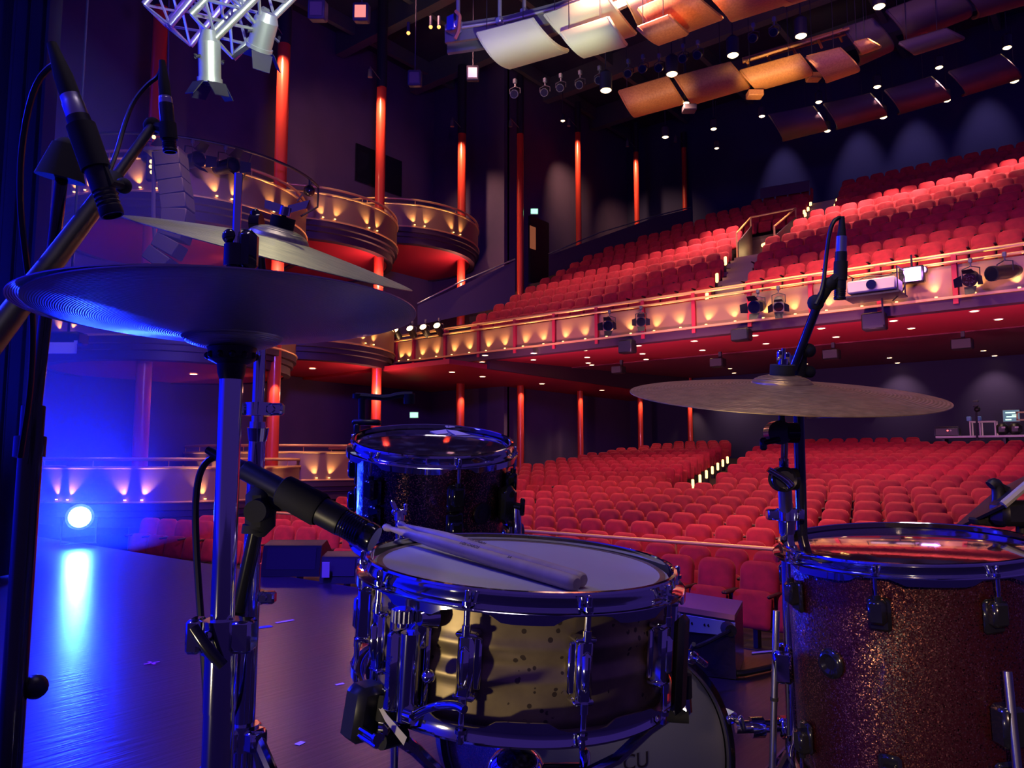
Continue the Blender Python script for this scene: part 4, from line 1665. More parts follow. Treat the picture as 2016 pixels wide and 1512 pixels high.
# pale card hanging in the dark at stage left
p = P(121, 685, 7.2)
t = thing('gel_card', 'pale blank card clipped to a dark lantern at stage left', 'card', p)
m = MB()
ax3 = (RT, FW0, WZ)
m.box(p, (.285, .006, .105), ax3)
m.box(p + RT * .13 + WZ * .055, (.03, .006, .03), ax3)
part(t, 'card', m, K['paper'])
m = MB()
m.box(p + WZ * .10 + FW0 * .1, (.30, .2, .12), ax3, bev=.02)
m.cyl(p + WZ * .15 + FW0 * .1, p + WZ * 6.5 + FW0 * .1, .012, n=6)
part(t, 'lantern_body', m, K['black'])
# pink handrail arch by the left column
c = P(528, 855, 21)
t = thing('handrail_arch', 'pink lit curved handrail rising behind the cymbal stand pole', 'handrail', c - WZ * .9)
m = MB()
m.tube([c + RT * (.22 * math.cos(a)) + WZ * (.62 * math.sin(a)) for a in [x * .12 - 1.5 for x in range(26)]], .06, 10)
m.cyl(c - WZ * .6, c - WZ * .9, .05, n=10)
part(t, 'bent_tube', m, K['red'])

# ================================================================== THE DRUM KIT


def kit_frame(c, a, b):
    n = (WZ - FW0 * a + RT * b).normalized()
    x = (RT - n * RT.dot(n)).normalized()
    y = n.cross(x)
    return Mx(((x.x, y.x, n.x, c[0]), (x.y, y.y, n.y, c[1]), (x.z, y.z, n.z, c[2]), (0, 0, 0, 1)))


def face_angle(M):
    v = M.inverted() @ CAM
    return math.atan2(v.y, v.x)


def hit(M, px, py, z):
    """where the sight line of a picture point meets local plane z of M"""
    Mi = M.inverted()
    o, d = Mi @ CAM, Mi.to_3x3() @ ray(px, py)
    return o + d * ((z - o.z) / d.z)


def rad_frame(a):
    return V((math.cos(a), math.sin(a), 0)), V((-math.sin(a), math.cos(a), 0)), WZ


def hoop(R, z, s, lugs, H=.030, n=120):
    """flanged steel hoop; s=+1 top hoop (rim at z), s=-1 bottom hoop"""
    pr = [(R - .0055, -.0016), (R - .004, 0), (R - .0005, -.0006), (R + .0004, -.003), (R - .0018, -.006), (R - .0018, -H * .52), (R + .001, -H * .58), (R + .008, -H * .60),
          (R + .0105, -H * .66), (R + .0105, -H), (R + .0085, -H), (R + .0083, -H * .70), (R + .001, -H * .68), (R - .0045, -H * .62), (R - .0048, -.004)]
    pr = [(r, z + s * q) for r, q in pr]

    def mod(j, t):
        if j not in (9, 10):
            return 0
        w = 0
        for l in lugs:
            dd = abs((t - l + math.pi) % (2 * math.pi) - math.pi)
            w = max(w, 1 - min(1, max(0, (dd - .10)) / .10))
        w = w * w * (3 - 2 * w)
        return s * H * .29 * w
    m = MB()
    m.lathe(pr, n, mod=mod, closed=True)
    return m


def tension_rod(R, a, zt, zb_, s=1):
    er, et, ez = rad_frame(a)
    m = MB()
    p = er * (R + .0055)
    m.cyl(p + ez * (zt), p + ez * (zt + s * .004), .0058, n=14)
    m.box(p + ez * (zt + s * .009), (.0062, .0062, .012), (er, et, ez), bev=.0015)
    m.cyl(p + ez * zt, p + ez * (zt - s * .022), .0033, n=10)
    m.cyl(p + ez * (zt - s * .022), p + ez * zb_, .0026, n=10)
    return m


# ---------------------------------------------------------------- snare
MS = kit_frame((-0.5897, 0.7460, 0.7033), .0565, .0543)
RS = .186
fa = face_angle(MS)
lug_s = [fa + rad(-15 + 36 * k) for k in range(10)]
SNZ = -.152
sn = thing('snare_drum', 'brass shelled snare drum with chrome hoops in the middle of the kit', 'drum', MS @ Mx.Translation((0, 0, SNZ)))
OFF = Mx.Translation((0, 0, -SNZ))


def lp_(mb):        # local builders work from the rim plane; shift to the root at the drum's foot
    mb.v = [OFF @ p for p in mb.v]
    return mb


m = MB()
pr = []
for i in range(41):
    z = -.008 - .136 * i / 40
    u = (z + .076) / .0085
    pr.append((.1725 - .0035 * math.exp(-u * u) + .0028 * math.exp(-((abs(u) - 1.9) ** 2) * 2), z))
pr = pr + [(.166, -.144), (.166, -.008)]
m.lathe(pr, 128, closed=True)
shell = part(sn, 'shell', lp_(m), K['shell'], True)
m = MB()
m.lathe([(.001, -.0085), (.165, -.0085), (.1765, -.0105), (.178, -.0165)], 96)
part(sn, 'drumhead', lp_(m), K['head'], True)
m = MB()
m.lathe([(.178, -.138), (.1765, -.1425), (.165, -.1435), (.001, -.1435)], 64)
part(sn, 'snare_side_head', lp_(m), K['clear'], True)
part(sn, 'top_hoop', lp_(hoop(RS, 0, 1, lug_s)), K['chrome'], True)
part(sn, 'bottom_hoop', lp_(hoop(RS, -.152, -1, lug_s)), K['chrome'], True)
for a in lug_s:
    er, et, ez = rad_frame(a)
    m = MB()
    c = er * .1835 + ez * (-.076)
    ax = (et, er, ez)
    m.box(c, (.017, .020, .064), ax, bev=.004)
    m.box(c + er * .006, (.010, .018, .040), ax, bev=.004)
    m.box(c - er * .007, (.025, .006, .052), ax, bev=.002)
    for s in (-1, 1):
        m.cyl(c + er * .008 + ez * (s * .030), c + er * .008 + ez * (s * .040), .0046, n=12)
        m.box(c + ez * (s * .030), (.0225, .019, .006), ax, bev=.002)
    part(sn, 'lug', lp_(m), K['chrome'], True)
    part(sn, 'tension_rod', lp_(tension_rod(RS, a, -.0165, -.042)), K['chrome'], True)
    part(sn, 'tension_rod', lp_(tension_rod(RS, a, -.1355, -.110, -1)), K['chrome'], True)
# strainer
a = fa + rad(-35)
er, et, ez = rad_frame(a)
ax = (et, er, ez)
m = MB()
c = er * .196 - ez * .093
m.box(er * .176 - ez * .085, (.034, .006, .095), ax, bev=.003)
m.box(c - et * .009, (.016, .026, .082), ax, bev=.005)
m.cyl(c + et * .008 + ez * .041, c + et * .008 - ez * .045, .0105, n=20)
m.box(er * .187 + et * .014 - ez * .045, (.016, .016, .05), ax, bev=.006)
m.cyl(er * .180 + et * .022 - ez * .036, er * .197 + et * .018 - ez * .036, .013, .007, n=18)
st = part(sn, 'strainer', lp_(m), K['chrome'], True)
m = MB()
q = c - et * .004 + ez * .056
m.cyl(q - ez * .012, q - ez * .006, .006, n=12)
for i in range(14):
    t_ = 2 * math.pi * i / 14
    m.cyl(q + er * (.0105 * math.cos(t_)) + et * (.0105 * math.sin(t_)) - ez * .006, q + er * (.0105 * math.cos(t_)) + et * (.0105 * math.sin(t_)) + ez * .006, .0022, n=8)
m.cyl(q - ez * .006, q + ez * .007, .0098, n=20)
k_ = part(st, 'knob', MB(), K['chrome'], True) if False else None
part(st, 'knob', lp_(m), K['chrome'], True)
m = MB()
l0 = c + et * .022 - ez * .036 + er * .006
m.tube([l0, l0 + et * .018 + ez * .012 + er * .006, l0 + et * .040 + ez * .024 + er * .012, l0 + et * .062 + ez * .030 + er * .010, l0 + et * .074 + ez * .029 + er * .012], .0042, 10, smooth=2)
m.cyl(l0 - et * .008, l0 + et * .002, .008, n=14)
m.ball(c + et * .034 + ez * .004, .007, 10)
part(st, 'lever', lp_(m), K['chrome'], True)
m = MB()
m.sheet([[c - et * .030 - ez * .028 + er * .008, c - et * .030 - ez * .030 + er * .010], [c - et * .006 - ez * .040 + er * .013, c - et * .006 - ez * .046 + er * .015], [c + et * .016 - ez * .058 + er * .006, c + et * .014 - ez * .066 + er * .008]], .0006)
part(st, 'strap', lp_(m), K['paper'], True, label='pale snare wire strap')
# dark box clipped to the lower rim
a2 = fa + rad(-46)
e2, t2, _ = rad_frame(a2)
bx = thing('trigger_box', 'small dark blue lit box clipped under the strainer of the snare drum', 'box', MS @ (e2 * .215 - WZ * .170))
m = MB()
m.box(MS @ (e2 * .212 - WZ * .139), (.034, .034, .060), [MS.to_3x3() @ q for q in (t2, e2, (WZ + t2 * .18).normalized())], bev=.007)
part(bx, 'casing', m, K['black'])
m = MB()
q = MS @ (e2 * .222 + t2 * .022 - WZ * .150)
tt = MS.to_3x3() @ t2
m.cyl(q - tt * .018, q + tt * .02, .003, n=8)
m.cyl(q - tt * .02, q - tt * .016, .006, n=10)
m.cyl(q + tt * .018, q + tt * .022, .006, n=10)
m.cyl(q - tt * .018 - WZ * .007, q + tt * .02 - WZ * .007, .003, n=8)
part(bx, 'clasp', m, K['chrome'])
# black bracket on the far right of the snare
a3 = fa + rad(66)
e3, t3, _ = rad_frame(a3)
m = MB()
m.box(MS @ (e3 * .198 - WZ * .092), (.034, .012, .105), [MS.to_3x3() @ q for q in (t3, e3, WZ)], bev=.012)
part(sn, 'butt_plate', m, K['black'], label='black butt plate')
# text helper


def lettering(parent, body, M, size, m, name='lettering'):
    cu = bpy.data.curves.new(name, 'FONT')
    cu.body = body
    cu.size = size
    cu.align_x = 'CENTER'
    cu.align_y = 'CENTER'
    cu.extrude = size * .01
    cu.materials.append(m)
    o = bpy.data.objects.new(name, cu)
    COL.objects.link(o)
    r = parent
    while r.parent:
        r = r.parent
    bpy.context.view_layer.update()
    me = bpy.data.meshes.new_from_object(o.evaluated_get(bpy.context.evaluated_depsgraph_get()))
    bpy.data.objects.remove(o)
    me.transform(INV[r.name] @ M)
    o = bpy.data.objects.new(name, me)
    COL.objects.link(o)
    o.parent = parent
    return o


c = (er * .210 - ez * .093 - et * .009)
X_, Y_, Z_ = [MS.to_3x3() @ q for q in (WZ, -et, er)]
o_ = MS @ c
lettering(st, 'Ludwig', Mx(((X_.x, Y_.x, Z_.x, o_.x), (X_.y, Y_.y, Z_.y, o_.y), (X_.z, Y_.z, Z_.z, o_.z), (0, 0, 0, 1))), .0125, K['chrome'])
# ---------------------------------------------------------------- sticks
hb = -.0085 + .0088


def stick(label, tip, butt, zt):
    T = MS @ hit(MS, *tip, zt)
    B = MS @ hit(MS, *butt, hb)
    T = B + (T - B).normalized() * .368
    ax = (B - T).normalized()
    t = thing('drumstick', label, 'drumstick', B, 'drumsticks on the snare')
    x, y, z = frame(ax, WZ)
    Mk = Mx(((x.x, y.x, z.x, T.x), (x.y, y.y, z.y, T.y), (x.z, y.z, z.z, T.z), (0, 0, 0, 1)))
    m = MB()
    pr = [(.0001, 0), (.0035, .001), (.0052, .005), (.0050, .012), (.0034, .018), (.0038, .026), (.0062, .07), (.0082, .11), (.0086, .16), (.0086, .361), (.0078, .366), (.006, .368), (.0001, .368)]
    m.lathe(pr, 20, Mk)
    part(t, 'shaft', m, K['wood'])
    return t, T, B, ax


t1, T, B, ax = stick('nearer pale wooden drumstick lying across the snare head', (800, 1050), (1136, 1150), .006)
sd = ax
up = (MS.to_3x3() @ WZ + (CAM - B).normalized() * .8)
up = (up - sd * up.dot(sd)).normalized()
yy = up.cross(sd)


def onstick(f, off):
    p = T.lerp(B, f) + up * .0088 + yy * off
    return Mx(((sd.x, yy.x, up.x, p.x), (sd.y, yy.y, up.y, p.y), (sd.z, yy.z, up.z, p.z), (0, 0, 0, 1)))


lettering(t1, 'LOS CABOS', onstick(.52, .0022), .0068, K['ink'])
lettering(t1, '5A', onstick(.72, .0015), .0058, K['ink'])
t2_, T, B, ax = stick('farther pale wooden drumstick lying alongside the nearer one', (818, 1042), (1149, 1143), .007)
sd = ax
up = (MS.to_3x3() @ WZ + (CAM - B).normalized() * .4)
up = (up - sd * up.dot(sd)).normalized()
yy = up.cross(sd)
lettering(t2_, 'LOS CABOS', onstick(.5, .001), .0068, K['ink'])
# ---------------------------------------------------------------- snare stand
hub = V(MS @ V((0.01, -.03, -.30)))
ss = thing('snare_stand', 'chrome basket stand holding the snare drum from below', 'stand', (hub.x, hub.y, 0))
m = MB()
m.cyl((hub.x, hub.y, .14), (hub.x, hub.y, .42), .0127, n=20)
m.cyl((hub.x, hub.y, .28), (hub.x, hub.y, .34), .019, n=20)
part(ss, 'pole', m, K['chrome'])
hb2 = V((hub.x, hub.y, .46))
m = MB()
m.ball(hb2, .034, 20, (1, 1, .8))
part(ss, 'ball_joint', m, K['chrome'])
m = MB()
m.cyl(hb2 + RT * .03, hb2 + RT * .075, .008, n=10)
m.box(hb2 + RT * .08, (.012, .02, .05), (RT, FW0, WZ), bev=.004)
part(ss, 'wing_bolt', m, K['chrome'])
for k in range(3):
    a = fa + rad(80 + 120 * k)
    e, t_, _ = rad_frame(a)
    e_ = MS.to_3x3() @ e
    q = MS @ (e * .197 - WZ * .152)
    m = MB()
    m.tube([hb2 + e_ * .03, hb2 + e_ * .10 + WZ * .01, q - WZ * .014 - e_ * .02, q - WZ * .012 + e_ * .006, q + WZ * .012 + e_ * .004], .007, 8, smooth=1)
    part(ss, 'basket_arm', m, K['chrome'])
    m = MB()
    m.cyl(q + WZ * .008 + e_ * .003, q + WZ * .034 + e_ * .003, .0095, n=12)
    m.cyl(q - WZ * .013 - e_ * .022, q - WZ * .011 + e_ * .008, .0095, n=12)
    part(ss, 'rubber_grip', m, K['rubber'])
    m = MB()
    g = V((hub.x, hub.y, 0)) + V((e_.x, e_.y, 0)) * .30
    m.tube([(hub.x, hub.y, .30), g + WZ * .02], .008, 8)
    m.tube([(hub.x, hub.y, .15), (V((hub.x, hub.y, .22)) + g) / 2], .006, 8)
    part(ss, 'leg', m, K['chrome'])
    m = MB()
    m.ball(g + WZ * .016, .016, 10)
    part(ss, 'rubber_foot', m, K['rubber'])


# ---------------------------------------------------------------- tom drums
def tom(name, label, c, a, b, R, H, angs, low=True):
    M = kit_frame(c, a, b)
    z0 = -H - .03
    t = thing(name, label, 'drum', M @ Mx.Translation((0, 0, z0)))
    O = Mx.Translation((0, 0, -z0))

    def L(mb):
        mb.v = [O @ p for p in mb.v]
        return mb
    f = face_angle(M)
    lg = [f + rad(q) for q in angs]
    Rs = R - .0125
    m = MB()
    m.lathe([(Rs, -.012), (Rs, -H - .008), (Rs - .008, -H - .008), (Rs - .008, -.012)], 96, closed=True)
    part(t, 'shell', L(m), K['wrap'], True)
    part(t, 'top_hoop', L(hoop(R, 0, 1, lg, .032)), K['chrome'], True)
    part(t, 'bottom_hoop', L(hoop(R, -H - .03, -1, lg, .032)), K['chrome'], True)
    m = MB()
    m.lathe([(.001, -.010), (R - .02, -.010), (R - .009, -.0115), (R - .0065, -.018)], 96)
    hd = part(t, 'drumhead', L(m), K['clear'] if R < .2 else K['clean'], True)
    m = MB()
    m.lathe([(R - .0065, -H - .02), (R - .02, -H - .026), (.001, -H - .026)], 48)
    part(t, 'resonant_head', L(m), K['clear'], True)
    for q in lg:
        er, et, ez = rad_frame(q)
        for s, zc in ((1, -.075), (-1, -H - .03 + .075)):
            m = MB()
            cc = er * (Rs + .013) + ez * zc
            m.box(cc, (.026, .024, .038), (et, er, ez), bev=.005)
            m.box(cc - er * .008 - ez * (s * .006), (.034, .010, .052), (et, er, ez), bev=.006)
            m.cyl(cc + ez * (s * .018) + er * .003, cc + ez * (s * .026) + er * .003, .0058, n=12)
            part(t, 'lug', L(m), K['gloss'], True)
            part(t, 'tension_rod', L(tension_rod(R, q, -.019 if s > 0 else -H - .011, zc + s * .02, s)), K['chrome'], True)
    return t, M, f, Rs, L


rt, MR, fr_, RsR, LR = tom('rack_tom', 'small red sparkle tom with chrome hoops behind the snare drum', (-1.0892, 1.0960, .8636), .2292, .051, .160, .185, [17 + 60 * k for k in range(6)])
# badge and tape on the small tom
er, et, ez = rad_frame(fr_ + rad(40))
m = MB()
cc = er * (RsR + .001) - ez * .118
m.cyl(cc - er * .001, cc + er * .003, .021, n=24)
m.cyl(cc + er * .003, cc + er * .0045, .012, n=20)
part(rt, 'badge', LR(m), K['gloss'], True)
for pts, nm in (([(846, 849), (878, 845), (882, 853), (862, 855)], 'tape_patch'), ([(878, 845), (900, 848), (926, 856), (898, 857)], 'tape_patch')):
    q = [hit(MR, px, py, -.0092) for px, py in pts]
    m = MB()
    m.sheet([[q[0], q[1]], [q[3], q[2]]], -.0008)
    part(rt, nm, LR(m), K['paper'], True, label='pale tape patch on the drumhead')
# tom mount bracket on the right of the small tom
er, et, ez = rad_frame(fr_ + rad(62))
m = MB()
cc = er * (RsR + .018) - ez * .11
m.box(cc, (.036, .034, .075), (et, er, ez), bev=.012)
m.cyl(cc + er * .012, cc + er * .030, .007, n=12)
m.box(cc + er * .032, (.006, .010, .035), (et, er, ez), bev=.003)
part(rt, 'mount_bracket', LR(m), K['gloss'], True)
q = MR @ (er * (RsR + .04) - ez * .13)
m = MB()
bp_ = P(1060, 1480, 1.62)
m.tube([q + WZ * .02, q - WZ * .10, V((bp_.x, bp_.y, q.z - .22)), bp_], .009, 10, smooth=1)
part(rt, 'mount_arm', m, K['chrome'])
ft, MF, ff_, RsF, LF = tom('floor_tom', 'large red sparkle floor tom at the lower right', (-0.3246, 1.4897, .6818), .0608, -.0539, .21, .37, [-12 + 45 * k for k in range(8)])
er, et, ez = rad_frame(ff_ + rad(-37))
m = MB()
cc = er * RsF - ez * .175
m.cyl(cc, cc + er * .004, .024, n=28)
m.lathe([(.010, .004), (.016, .008), (.022, .006), (.024, .003)], 24, Mx.Translation(cc) @ er.to_track_quat('Z', 'Y').to_matrix().to_4x4())
part(ft, 'vent_badge', LF(m), K['gloss'], True)
for q in (-88, 33, 150):
    er, et, ez = rad_frame(ff_ + rad(q))
    m = MB()
    cc = er * (RsF + .018) - ez * .235
    m.box(cc, (.036, .034, .060), (et, er, ez), bev=.006)
    br = part(ft, 'leg_bracket', LF(m), K['chrome'] if q < 0 else K['gloss'], True)
    if q < 0:
        m = MB()
        m.cyl(cc - et * .018, cc - et * .045, .006, n=10)
        m.box(cc - et * .048, (.006, .022, .055), (et, er, ez), bev=.003)
        part(br, 'wing_bolt', LF(m), K['chrome'], True)
    top_ = MF @ (er * (RsF + .024) - ez * (.135 if q != 33 else .155))
    low_ = V((top_.x, top_.y, .02)) + V((MF.to_3x3() @ er).xy.to_3d()) * .03
    m = MB()
    m.cyl(top_, low_, .0062, n=12)
    part(ft, 'leg', m, K['satin'])
    m = MB()
    for f_ in (.30, .55):
        u = top_.lerp(low_, f_)
        m.cyl(u, u + (low_ - top_).normalized() * .006, .0075, n=12)
    m.cyl(low_ + WZ * .03, low_ - WZ * .018, .012, .016, n=14)
    part(ft, 'rubber_foot', m, K['rubber'])


# ---------------------------------------------------------------- bass drum
A = (FW0 * math.cos(rad(23)) - RT * math.sin(rad(23))).normalized()
bc = P(1236, 1531, 1.41)
SX = WZ.cross(A).normalized()
MBD = Mx(((SX.x, WZ.x, A.x, bc.x), (SX.y, WZ.y, A.y, bc.y), (SX.z, WZ.z, A.z, bc.z), (0, 0, 0, 1)))   # local z = along the axis, away from camera
RB = .243
bd = thing('bass_drum', 'bass drum with dark hoop and pale blue lit head, low behind the snare', 'drum', MBD @ Mx.Translation((0, -RB, 0)))
OB = Mx.Translation((0, RB, 0))


def LB(mb):
    mb.v = [OB @ p for p in mb.v]
    return mb


DB = .40
m = MB()
m.lathe([(RB - .018, .03), (RB - .018, DB - .03), (RB - .026, DB - .03), (RB - .026, .03)], 96, closed=True)
part(bd, 'shell', LB(m), K['wrap'], True)
for z0, z1 in ((-.006, .036), (DB - .036, DB + .006)):
    m = MB()
    m.lathe([(RB - .012, z0), (RB, z0 + .004), (RB, z1 - .004), (RB - .012, z1), (RB - .014, z1 - .006), (RB - .014, z0 + .006)], 96, closed=True)
    part(bd, 'hoop', LB(m), K['gloss'], True)
    m = MB()
    m.lathe([(RB - .0125, z0 + .002), (RB - .0165, z0 + .002), (RB - .0165, z0 + .010), (RB - .0125, z0 + .010)], 96, closed=True)
    part(bd, 'hoop_inlay', LB(m), K['satin'], True)
m = MB()
m.lathe([(.001, .006), (RB - .03, .006), (RB - .016, .010)], 96)
hd = part(bd, 'batter_head', LB(m), K['basshead'], True)
m = MB()
m.lathe([(.001, DB - .006), (RB - .016, DB - .010)], 64)
part(bd, 'front_head', LB(m), K['clear'], True)
o_ = MBD @ V((.0, .012 + RB * .0, .004))
q = hit(MBD, 1252, 1500, .004)
o_ = MBD @ q
X_, Y_, Z_ = RT - A * RT.dot(A), WZ, -A
X_.normalize()
lettering(hd, 'CU', Mx(((X_.x, Y_.x, Z_.x, o_.x), (X_.y, Y_.y, Z_.y, o_.y), (X_.z, Y_.z, Z_.z, o_.z), (0, 0, 0, 1))), .040, K['ink'])
for k in range(10):
    a = rad(18 + 36 * k)
    e, t_, z_ = rad_frame(a)
    m = MB()
    m.box(e * (RB + .004) + z_ * .015, (.02, .026, .05), (t_, e, z_), bev=.004)
    m.cyl(e * (RB + .004) - z_ * .03, e * (RB + .004) - z_ * .01, .005, n=10)
    m.box(e * (RB + .004) - z_ * .034, (.03, .012, .008), (t_, e, z_), bev=.003)
    m.cyl(e * (RB + .004), e * (RB - .002) + z_ * .10, .0035, n=8)
    m.box(e * (RB - .012) + z_ * .115, (.022, .02, .045), (t_, e, z_), bev=.004)
    part(bd, 'claw_hook', LB(m), K['chrome'], True)
m = MB()
bq = P(960, 1470, 1.66)
m.box(bq, (.09, .07, .07), (RT, FW0, WZ), bev=.012)
m.cyl(bq + WZ * .02, bq + WZ * .10, .014, n=14)
m.cyl(bq - RT * .06, bq + RT * .09, .009, n=10)
m.box(bq + RT * .095, (.01, .02, .055), (RT, FW0, WZ), bev=.003)
part(bd, 'tom_holder', m, K['chrome'])
m = MB()
q = P(1448, 1432, 1.52)
m.cyl(q, q + RT * .10 + WZ * .004, .012, n=14)
m.cyl(q + RT * .03, q + RT * .055 + WZ * .001, .02, n=16)
m.box(q + RT * .10, (.03, .03, .04), (RT, FW0, WZ), bev=.006)
part(bd, 'spur_clamp', m, K['chrome'])
for s in (-1, 1):
    m = MB()
    b0 = MBD @ V((s * .17, -.15, DB * .6))
    m.cyl(b0, V((b0.x, b0.y, .012)) + (MBD.to_3x3() @ V((s * .06, 0, .05))), .007, n=10)
    part(bd, 'spur', m, K['satin'])

# ---------------------------------------------------------------- cymbals


def cymbal(label, M, R, bow, bell_r, bell_h, m_, flip=1):
    t = thing('cymbal', label, 'cymbal', M)
    pr = []
    for i in range(40):
        r = R + (bell_r - R) * i / 39
        u = 1 - (r - bell_r) / (R - bell_r)
        pr.append((r, bow * (u ** .8)))
    for i in range(1, 13):
        a = i / 12 * math.pi / 2
        pr.append((max(.006, bell_r * math.cos(a) * .98), bow + bell_h * math.sin(a)))
    th = .0011
    low = [(r, z - th) for r, z in pr][::-1]
    pr = [(r, z * flip) for r, z in pr + low]
    m = MB()
    m.lathe(pr if flip > 0 else pr[::-1], 160, closed=True)
    o = part(t, 'bronze_disc', m, m_, True, ang=30)
    return t


HC = V((-.6885, .4110, .9655))
cymbal('bottom hi-hat cymbal, its blue lit underside facing the camera', kit_frame(HC, -.0077, -.0176), .180, .025, .048, .012, K['hat'], -1)
cymbal('top hi-hat cymbal, its edge peeping out left behind the bottom one', kit_frame(HC + WZ * .003 - RT * .016 + FW0 * .004, -.0077, -.0176), .180, .014, .05, .018, K['hat'], 1)
CC = P(525, 492, 1.07)
MC = kit_frame(P(542, 501, 1.07), .22, .272)
cymbal('pale tilted crash cymbal behind the hi-hats at the upper left', MC, .195, .022, .042, .017, K['crash'])
MRD = kit_frame((-0.4627, 1.2970, .9304), .2051, .0074)
cymbal('large hammered ride cymbal above the floor tom on the right', MRD, .254, .020, .050, .015, K['ride'])

# ---------------------------------------------------------------- hi-hat stand
hx, hy = HC.x, HC.y
hh = thing('hi_hat_stand', 'chrome hi-hat stand, the nearest thick pole on the left', 'stand', (hx, hy, 0))
m = MB()
m.cyl((hx, hy, .16), (hx, hy, .665), .0143, n=32)
m.cyl((hx, hy, .585), (hx, hy, .66), .0150, n=32)
part(hh, 'lower_tube', m, K['chrome'])
m = MB()
m.cyl((hx, hy, .64), (hx, hy, .925), .0112, n=32)
part(hh, 'upper_tube', m, K['chrome'])
m = MB()
m.lathe([(.010, .895), (.013, .905), (.014, .914), (.022, .918), (.0235, .922), (.0225, .926), (.0235, .930), (.022, .940), (.010, .941)], 40, Mx.Translation((hx, hy, 0)))
for i in range(12):
    a = i * math.pi / 6
    m.ball((hx + .0225 * math.cos(a), hy + .0225 * math.sin(a), .922), .0035, 8)
part(hh, 'cymbal_seat', m, K['black'])
cl = V((hx, hy, .655))
m = MB()
m.cyl(cl - WZ * .017, cl + WZ * .014, .0185, n=28)
m.box(cl + RT * .022 - FW0 * .004, (.020, .024, .030), (RT, FW0, WZ), bev=.003)
m.box(cl - RT * .023 - FW0 * .004, (.014, .022, .032), (RT, FW0, WZ), bev=.003)
m.cyl(cl - RT * .012 - FW0 * .010, cl - RT * .012 - FW0 * .026, .006, n=12)
kc = part(hh, 'height_clamp', m, K['chrome'])
m = MB()
w0 = cl - RT * .016 - FW0 * .028 + WZ * .012
w1 = cl + RT * .012 - FW0 * .028 - WZ * .022
m.tube([w0, w0.lerp(w1, .5) - FW0 * .003, w1], .0055, 10, smooth=1)
part(kc, 'wing_screw', m, K['gloss'])
m = MB()
m.cyl((hx, hy, .93), (hx, hy, 1.108), .0042, n=14)
part(hh, 'pull_rod', m, K['chrome'])
# clutch and small tilter seen over the rim
m = MB()
q = P(462, 500, .80)
Z0 = q.z
x0_, y0_ = q.x, q.y
cq = V((hx, hy, 0))
m.cyl((hx, hy, .985), (hx, hy, 1.03), .0085, n=18)
m.cyl((hx, hy, 1.000), (hx, hy, 1.004), .0165, n=18)
m.cyl((hx, hy, 1.012), (hx, hy, 1.034), .0115, n=18)
m.box(V((hx, hy, 1.028)) + RT * .012, (.020, .018, .042), (RT, FW0, WZ), bev=.006)
m.ball(V((hx, hy, 1.043)) - RT * .006, .008, 12)
part(hh, 'clutch', m, K['gloss'])
for k, an in enumerate((200, 320, 80)):
    d_ = RT * math.cos(rad(an)) + FW0 * math.sin(rad(an))
    m = MB()
    b0 = V((hx, hy, 0))
    m.tube([b0 + WZ * .30 + d_ * .02, b0 + d_ * .30 + WZ * .02], .009, 8)
    m.tube([b0 + WZ * .17 + d_ * .02, b0 + d_ * .16 + WZ * .16], .006, 8)
    part(hh, 'leg', m, K['chrome'])
    m = MB()
    m.ball(b0 + d_ * .30 + WZ * .016, .016, 10)
    part(hh, 'rubber_foot', m, K['rubber'])
m = MB()
b0 = V((hx, hy, 0))
m.box(b0 + FW0 * -.10 + WZ * .045, (.085, .26, .014), (RT, (FW0 - WZ * .25).normalized(), (WZ + FW0 * .25).normalized()), bev=.004)
part(hh, 'pedal_plate', m, K['satin'])
m = MB()
m.cyl((hx, hy, .04), (hx, hy, .18), .006, n=10)
m.box(b0 + WZ * .02, (.12, .05, .03), (RT, FW0, WZ), bev=.006)
part(hh, 'pedal_base', m, K['chrome'])

# ---------------------------------------------------------------- crash stand
tp = P(517, 560, 1.08)
bt = P(481, 1430, 1.05)
bt = V((bt.x, bt.y, bt.z))
dr = (bt - tp).normalized()
ft_ = bt + dr * ((.05 - bt.z) / dr.z)
cs = thing('cymbal_stand', 'slimmer chrome cymbal stand just right of the hi-hat pole', 'stand', (ft_.x, ft_.y, 0))
m = MB()
m.cyl(tp, P(500, 1010, 1.07), .0082, n=24)
part(cs, 'top_tube', m, K['chrome'])
m = MB()
m.cyl(P(508, 830, 1.072), P(494, 1140, 1.065), .0112, n=24)
m.cyl(P(508, 842, 1.072), P(507, 868, 1.072), .0150, .0122, n=20)
part(cs, 'middle_tube', m, K['chrome'])
m = MB()
m.cyl(P(494, 1110, 1.065), ft_, .0138, n=24)
part(cs, 'lower_tube', m, K['chrome'])
for px, py, sw in ((509, 806, 1), (493, 1176, 1)):
    q = P(px, py, 1.07)
    m = MB()
    m.cyl(q - WZ * .009, q + WZ * .009, .0185, n=24)
    m.box(q + RT * .024, (.022, .016, .017), (RT, FW0, WZ), bev=.003)
    m.box(q - RT * .020 - FW0 * .006, (.012, .014, .017), (RT, FW0, WZ), bev=.003)
    m.cyl(q + RT * .02 - FW0 * .012, q + RT * .02 + FW0 * .012, .005, n=10)
    part(cs, 'height_clamp', m, K['chrome'])
m = MB()
q = P(503, 466, 1.06)
m.cyl(tp, P(513, 505, 1.07), .006, n=14)
m.cyl(q - RT * .006 + WZ * .018, q + RT * .008 + WZ * .018, .014, n=20)
m.box(q + WZ * .012, (.013, .02, .052), (RT, FW0, WZ), bev=.004)
m.cyl(q + RT * .004 - WZ * .008, P(520, 502, 1.06), .0085, .007, n=14)
m.cyl(q - RT * .028 + WZ * .006, q + RT * .014 + WZ * .006, .005, n=10)
part(cs, 'tilter', m, K['gloss'])
nC = MC.to_3x3() @ WZ
top_ = MC @ V((0, 0, .037))
m = MB()
